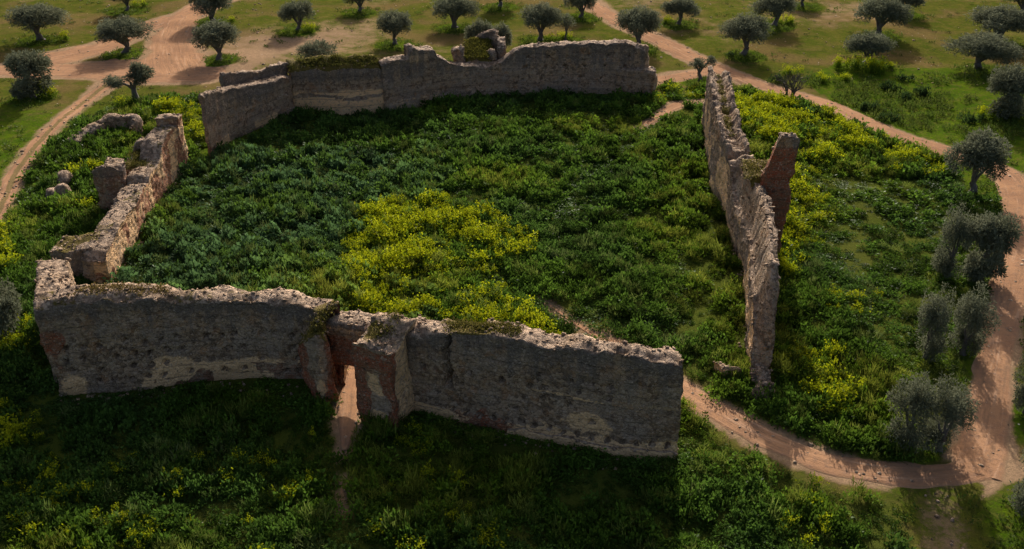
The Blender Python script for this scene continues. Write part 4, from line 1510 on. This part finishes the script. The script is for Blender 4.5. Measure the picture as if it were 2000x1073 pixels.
def cover():
    px_, py_ = [], []
    for P, st, sd in ((INTERIOR, .47, 1), (EAST, .47, 2), (WEST, .50, 3), (FORE, .47, 4)):
        a, b = grid_pts(P, st, sd)
        px_.append(a)
        py_.append(b)
    x, y = np.concatenate(px_), np.concatenate(py_)
    rd = road_d(x, y)
    r = np.random.default_rng(21)
    k = (rd > .15 + r.random(len(x)) * .5) & ~solid(x, y)
    x, y = x[k], y[k]
    n = len(x)
    tall = n2(x, y, .22, 3, 84)                  # where the growth stands high
    lump = n2(x, y, .9, 2, 85)
    hue = n2(x, y, .12, 3, 86)
    u = r.random(n)
    cls = np.zeros(n, int)
    # which plant
    mu = mustard(x, y)
    isf = u < mu
    inside = inpoly(x, y, INTERIOR)
    east_in = inside & (x > 2.5 + (tall - .5) * 10) & (y < 92)
    eastf = inpoly(x, y, EAST)
    gap = (lump < .34) & (r.random(n) < .75) & (east_in | eastf)
    gap |= (lump < .27) & (r.random(n) < .6)
    # short grass strip under the olives on the right
    olv = eastf & (x > 24) & (y < 85)
    gap |= olv & (r.random(n) < .45)
    keep = ~gap | isf
    sc = .62 + .95 * sstep(.3, .66, lump) * r.uniform(.6, 1.4, n)
    scz = (.30 + 1.35 * sstep(.34, .64, tall * .4 + lump * .6)) * r.uniform(.7, 1.25, n)
    big_leaf = inside & (x < -6) & (y < 92)
    scz = np.where(big_leaf, scz * 1.15, scz)
    fore = y < 52
    scz = np.where(fore & ~inside, scz * 1.1, scz)
    nearw = np.minimum(segdist(x, y, [(a_[0], a_[1], 1) for a_ in right_path])[0], segdist(x, y, [(a_[0], a_[1], 1) for a_ in left_path])[0])
    scz *= .45 + .55 * sstep(.5, 3.2, nearw)
    olvm = np.where(olv, .6, 1.)
    scz *= olvm
    # tint: mid green -> blue green on the left, yellow green by patches
    t = np.ones((n, 3))
    yg = sstep(.50, .68, hue)
    bgm = sstep(.46, .30, hue)
    t = t * (1 + yg[:, None] * np.array([.50, .30, -.1])) * (1 + bgm[:, None] * np.array([-.15, -.12, .25]))
    t = np.where(big_leaf[:, None], t * np.array([.95, .92, 1.0]), t)
    t *= (.70 + .6 * r.random(n))[:, None] * (.80 + .45 * sstep(.35, .65, lump))[:, None]
    drk = sstep(.58, .70, n2(x, y, .75, 2, 88)) * (east_in | eastf | (y > 88))
    t *= (1 - .52 * drk)[:, None]
    near = y < 75
    wh = np.where(near, r.integers(0, 3, n), r.integers(3, 6, n))
    wh = np.where(big_leaf & (r.random(n) < .55), 6 + r.integers(0, 2, n), wh)
    T = [tmpl_weed(1, 125, .42, .62, .145, .085), tmpl_weed(2, 125, .45, .70, .130, .080, .6), tmpl_weed(3, 115, .40, .50, .155, .092, .35),
         tmpl_weed(4, 72, .45, .62, .20, .12), tmpl_weed(5, 72, .45, .70, .185, .115, .6), tmpl_weed(6, 66, .42, .55, .21, .13, .35),
         tmpl_weed(7, 80, .48, .75, .19, .145, .25, ((.026, .056, .012), (.092, .165, .036))), tmpl_weed(8, 70, .50, .66, .21, .16, .2, ((.024, .052, .010), (.100, .170, .040)))]
    T += [tmpl_weed(31, 70, .40, .55, .34, .035, .85, ((.045, .070, .010), (.13, .165, .030))), tmpl_weed(32, 60, .40, .45, .36, .035, .8, ((.045, .070, .014), (.13, .155, .035)))]
    gr = r.random(n)
    wh = np.where(gr < .10 + .28 * yg, 8, wh)
    wh = np.where(gr > .985, 9, wh)
    trail = np.minimum(segdist(x, y, [(*G(a_, b_, .2)[:2], 1) for a_, b_ in ((1290, 238), (1215, 300), (1130, 365), (1090, 420))])[0],
                       segdist(x, y, [(*G(a_, b_, .2)[:2], 1) for a_, b_ in ((900, 520), (1000, 560), (1070, 595), (1150, 645))])[0])
    scz *= .35 + .65 * sstep(.2, 1.3, trail)
    m = keep & ~isf
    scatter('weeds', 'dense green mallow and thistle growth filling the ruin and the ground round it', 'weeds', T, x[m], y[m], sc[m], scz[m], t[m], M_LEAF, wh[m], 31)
    f = isf
    TF = [tmpl_flower(11, 190, .46, .85), tmpl_flower(12, 190, .44, .95), tmpl_flower(13, 180, .50, .75)]
    lo = np.where(mu > .3, 1.1, .85)
    tf = np.ones((n, 3)) * (.75 + .45 * r.random(n))[:, None]
    scatter('mustard_flowers', 'yellow mustard in flower in drifts among the green weeds', 'flowers', TF, x[f], y[f], (sc * lo)[f] * .95, (np.clip(scz, .7, 1.3) * np.where(mu > .3, 1.25, .9))[f], tf[f], M_FLOWER, None, 32)
    # low tufts over the open pasture
    PAST = [(-85, 55), (-85, 165), (85, 165), (75, 60), (40, 45), (40, 30), (10, 30), (-30, 30), (-60, 30)]
    a, b = grid_pts(PAST, .75, 9)
    rd = road_d(a, b)
    no = ~solid(a, b)
    for P in (INTERIOR, EAST, WEST, FORE):
        no &= ~inpoly(a, b, P)
    ne = inpoly(a, b, NORTHEAST)
    dens = np.where(ne, .75, .03 + .40 * sstep(112, 90, b))
    nn = n2(a, b, .25, 3, 93)
    dens = dens * sstep(.38, .62, nn) * 1.4 + .9 * under_trees(a, b)
    no &= (rd > .3) & (r.random(len(a)) < dens)
    a, b = a[no], b[no]
    ne = ne[no]
    q = len(a)
    TG = [tmpl_weed(21, 26, .40, .22, .20, .09, .6, ((.035, .060, .010), (.085, .125, .018))), tmpl_weed(22, 26, .46, .25, .22, .10, .5, ((.038, .055, .010), (.095, .120, .022)))]
    tg = np.ones((q, 3)) * (.75 + .5 * r.random(q))[:, None]
    s1 = r.uniform(.7, 1.3, q)
    scatter('grass', 'short grass tufts over the open pasture around the tracks', 'grass', TG, a, b, s1, s1 * np.where(ne, 1.6, 1.0), tg, M_LEAF, None, 33)


cover()


def loose_stones():
    """stones lying on the tracks, at the wall feet and over the pasture"""
    r = np.random.default_rng(77)
    xs, ys = [], []
    for pts in ROADW.values():
        t, P, _ = resample(pts, .3)
        k = r.integers(0, len(t), int(len(t) * .55))
        w = P[k, 2] / 2
        a = r.normal(0, .75, len(k))
        xs.append(P[k, 0] + a * w * r.choice([-1, 1], len(k)))
        ys.append(P[k, 1] + r.normal(0, .5, len(k)) + a * w * .4)
    for path in (left_path, right_path, w_path, r1, e_path):
        t, P, _ = resample(path, .3)
        k = r.integers(0, len(t), int(len(t) * 1.4))
        xs.append(P[k, 0] + r.normal(0, .5, len(k)))
        ys.append(P[k, 1] - np.abs(r.normal(0, .8, len(k))) - .2)
    xs.append(r.uniform(-75, 80, 700))
    ys.append(r.uniform(112, 160, 700))
    x, y = np.concatenate(xs), np.concatenate(ys)
    n = len(x)
    sz = r.uniform(.04, .10, (n, 1)) * r.choice([.7, .8, 1, 1.2, 1.6], (n, 1))
    box = np.array([(-1, -1, -1), (1, -1, -1), (1, 1, -1), (-1, 1, -1), (-.7, -.7, .8), (.7, -.7, .8), (.7, .7, .8), (-.7, .7, .8)], float)
    Bx = box[None] * (1 + r.uniform(-.35, .3, (n, 8, 3))) * sz[:, :, None] * np.array([1.2, 1, .7])
    a = r.uniform(0, 6.28, n)
    ca, sa = np.cos(a)[:, None], np.sin(a)[:, None]
    W = np.stack([Bx[..., 0] * ca - Bx[..., 1] * sa + x[:, None], Bx[..., 0] * sa + Bx[..., 1] * ca + y[:, None],
                  Bx[..., 2] + ground_z(x, y)[:, None] + .03], -1)
    F = np.array([(0, 3, 2, 1), (4, 5, 6, 7), (0, 1, 5, 4), (1, 2, 6, 5), (2, 3, 7, 6), (3, 0, 4, 7)])
    C = np.zeros((n * 8, 4))
    C[:, 0] = np.repeat(r.uniform(0, .6, n), 8)
    o = mk('stones', W.reshape(-1, 3), [(np.arange(n)[:, None, None] * 8 + F[None]).reshape(-1, 4)], M_STONE, colors=C)
    o['kind'] = 'stuff'
    tag(o, 'loose stones scattered on the tracks, pasture and at the wall feet', 'stones')


loose_stones()


# ---------------------------------------------------------------- single bushes
def bush(kind, px, py, wpx, hpx, label, seed, group):
    g = G(px, py, .1)
    slant = float(np.linalg.norm(g - np.array([0, 0, CAM_H])))
    W = wpx * slant / FPX
    H = max(.5, hpx * slant / FPX * .95)
    r = np.random.default_rng(seed)
    Qs, Cs = [], []
    for k in range(max(3, int(W * 2.2))):
        Q, C = (tmpl_flower(seed * 7 + k, 150, .5, .9) if kind == 'mustard_bush' else
                tmpl_weed(seed * 7 + k, 90, .5, .9, .20, .12, .4, ((.016, .034, .009), (.040, .070, .018))))
        if kind == 'mustard_bush':
            C = C * (.9 + .2 * r.random())
        off = np.array([r.uniform(-.5, .5) * max(.1, W - .7), r.uniform(-.35, .35) * max(.1, W * .6), 0])
        Qs.append(Q * np.array([1, 1, H / .9 * r.uniform(.7, 1.1)]) + off)
        Cs.append(C)
    o = quads_obj(kind, np.concatenate(Qs), np.concatenate(Cs), M_FLOWER if kind == 'mustard_bush' else M_LEAF)
    o.location = (g[0], g[1], gz(g[0], g[1]) - .05)
    tag(o, label, 'bush', group)


YG, DG = 'yellow flowering bushes by the trees', 'dark green bushes on the pasture'
for i, b in enumerate([
        ('mustard_bush', 122, 78, 26, 20, 'yellow bush right of the top left olive trunk', YG),
        ('mustard_bush', 100, 190, 40, 26, 'yellow bush right of the shaggy olive on the left lawn', YG),
        ('mustard_bush', 603, 66, 30, 18, 'yellow bush right of the small olive on bare ground above the rear wall', YG),
        ('mustard_bush', 455, 42, 16, 12, 'tiny yellow bush right of the olive by the wide dirt track', YG),
        ('mustard_bush', 275, 12, 30, 14, 'dull yellow bush beside the olive at the top left edge', YG),
        ('mustard_bush', 1092, 76, 56, 16, 'low yellow green bush between the broad olive and the thin grey tree', YG),
        ('mustard_bush', 1304, 42, 24, 16, 'yellow green bush left of the small olive near the narrow track', YG),
        ('mustard_bush', 1652, 133, 42, 24, 'square topped yellow bush left of the leaning olive trunk', YG),
        ('mustard_bush', 1704, 142, 74, 34, 'widest yellow bush under the small olive in the right field', YG),
        ('mustard_bush', 1740, 133, 18, 16, 'small yellow bush at the right end of the bright yellow clump', YG),
        ('mustard_bush', 1549, 142, 44, 20, 'yellow crowned bush behind the leafless tree', YG),
        ('mustard_bush', 1632, 156, 70, 18, 'long low yellow bush below the square topped one', YG),
        ('mustard_bush', 242, 206, 40, 22, 'yellow green bush left of the two lobed olive trunk', YG),
        ('mustard_bush', 1918, 232, 50, 28, 'yellow green bush left of the right edge olive', YG),
        ('mustard_bush', 1990, 150, 40, 18, 'yellow bush at the right edge under the paired dark olives', YG),
        ('mustard_bush', 1530, 46, 40, 14, 'yellow green weeds around the trunk of the second row olive', YG),
        ('mustard_bush', 168, 408, 28, 24, 'bright yellow bush alone in weeds left of the brick pillar', YG),
        ('dark_bush', 1512, 156, 34, 16, 'dark bush on the far verge, left of the leafless tree', DG),
        ('dark_bush', 1468, 186, 30, 16, 'dark bush on the near verge beside the far end of the right wall', DG),
        ('dark_bush', 1735, 172, 44, 20, 'broad dark bush at the upper left of the cluster in the right field', DG),
        ('dark_bush', 1790, 182, 50, 22, 'broad dark bush at the upper right of the cluster in the right field', DG),
        ('dark_bush', 1760, 190, 40, 18, 'dark bush in the middle of the cluster in the right field', DG),
        ('dark_bush', 1695, 212, 40, 20, 'dark bush nearest the track in the right field cluster', DG),
        ('dark_bush', 1740, 232, 50, 18, 'low dark bush at the bottom of the right field cluster', DG),
        ('dark_bush', 1772, 155, 32, 16, 'dark bush on top of the green bank in the right field', DG),
        ('dark_bush', 1428, 106, 14, 10, 'tiny dark bush left of the leaning olive by the track bend', DG),
        ('dark_bush', 1898, 240, 40, 24, 'dark bush left of the right edge olive skirt', DG),
        ('dark_bush', 368, 203, 24, 14, 'dark bush between the two lobed olive and the rear wall end', DG),
        ('dark_bush', 300, 196, 14, 10, 'tiny dark bush right of the two lobed olive trunk', DG)]):
    bush(*b[:6], 300 + i, b[6])

for kset in KINDS.values():
    for o in kset[:2]:
        bpy.data.objects.remove(o)
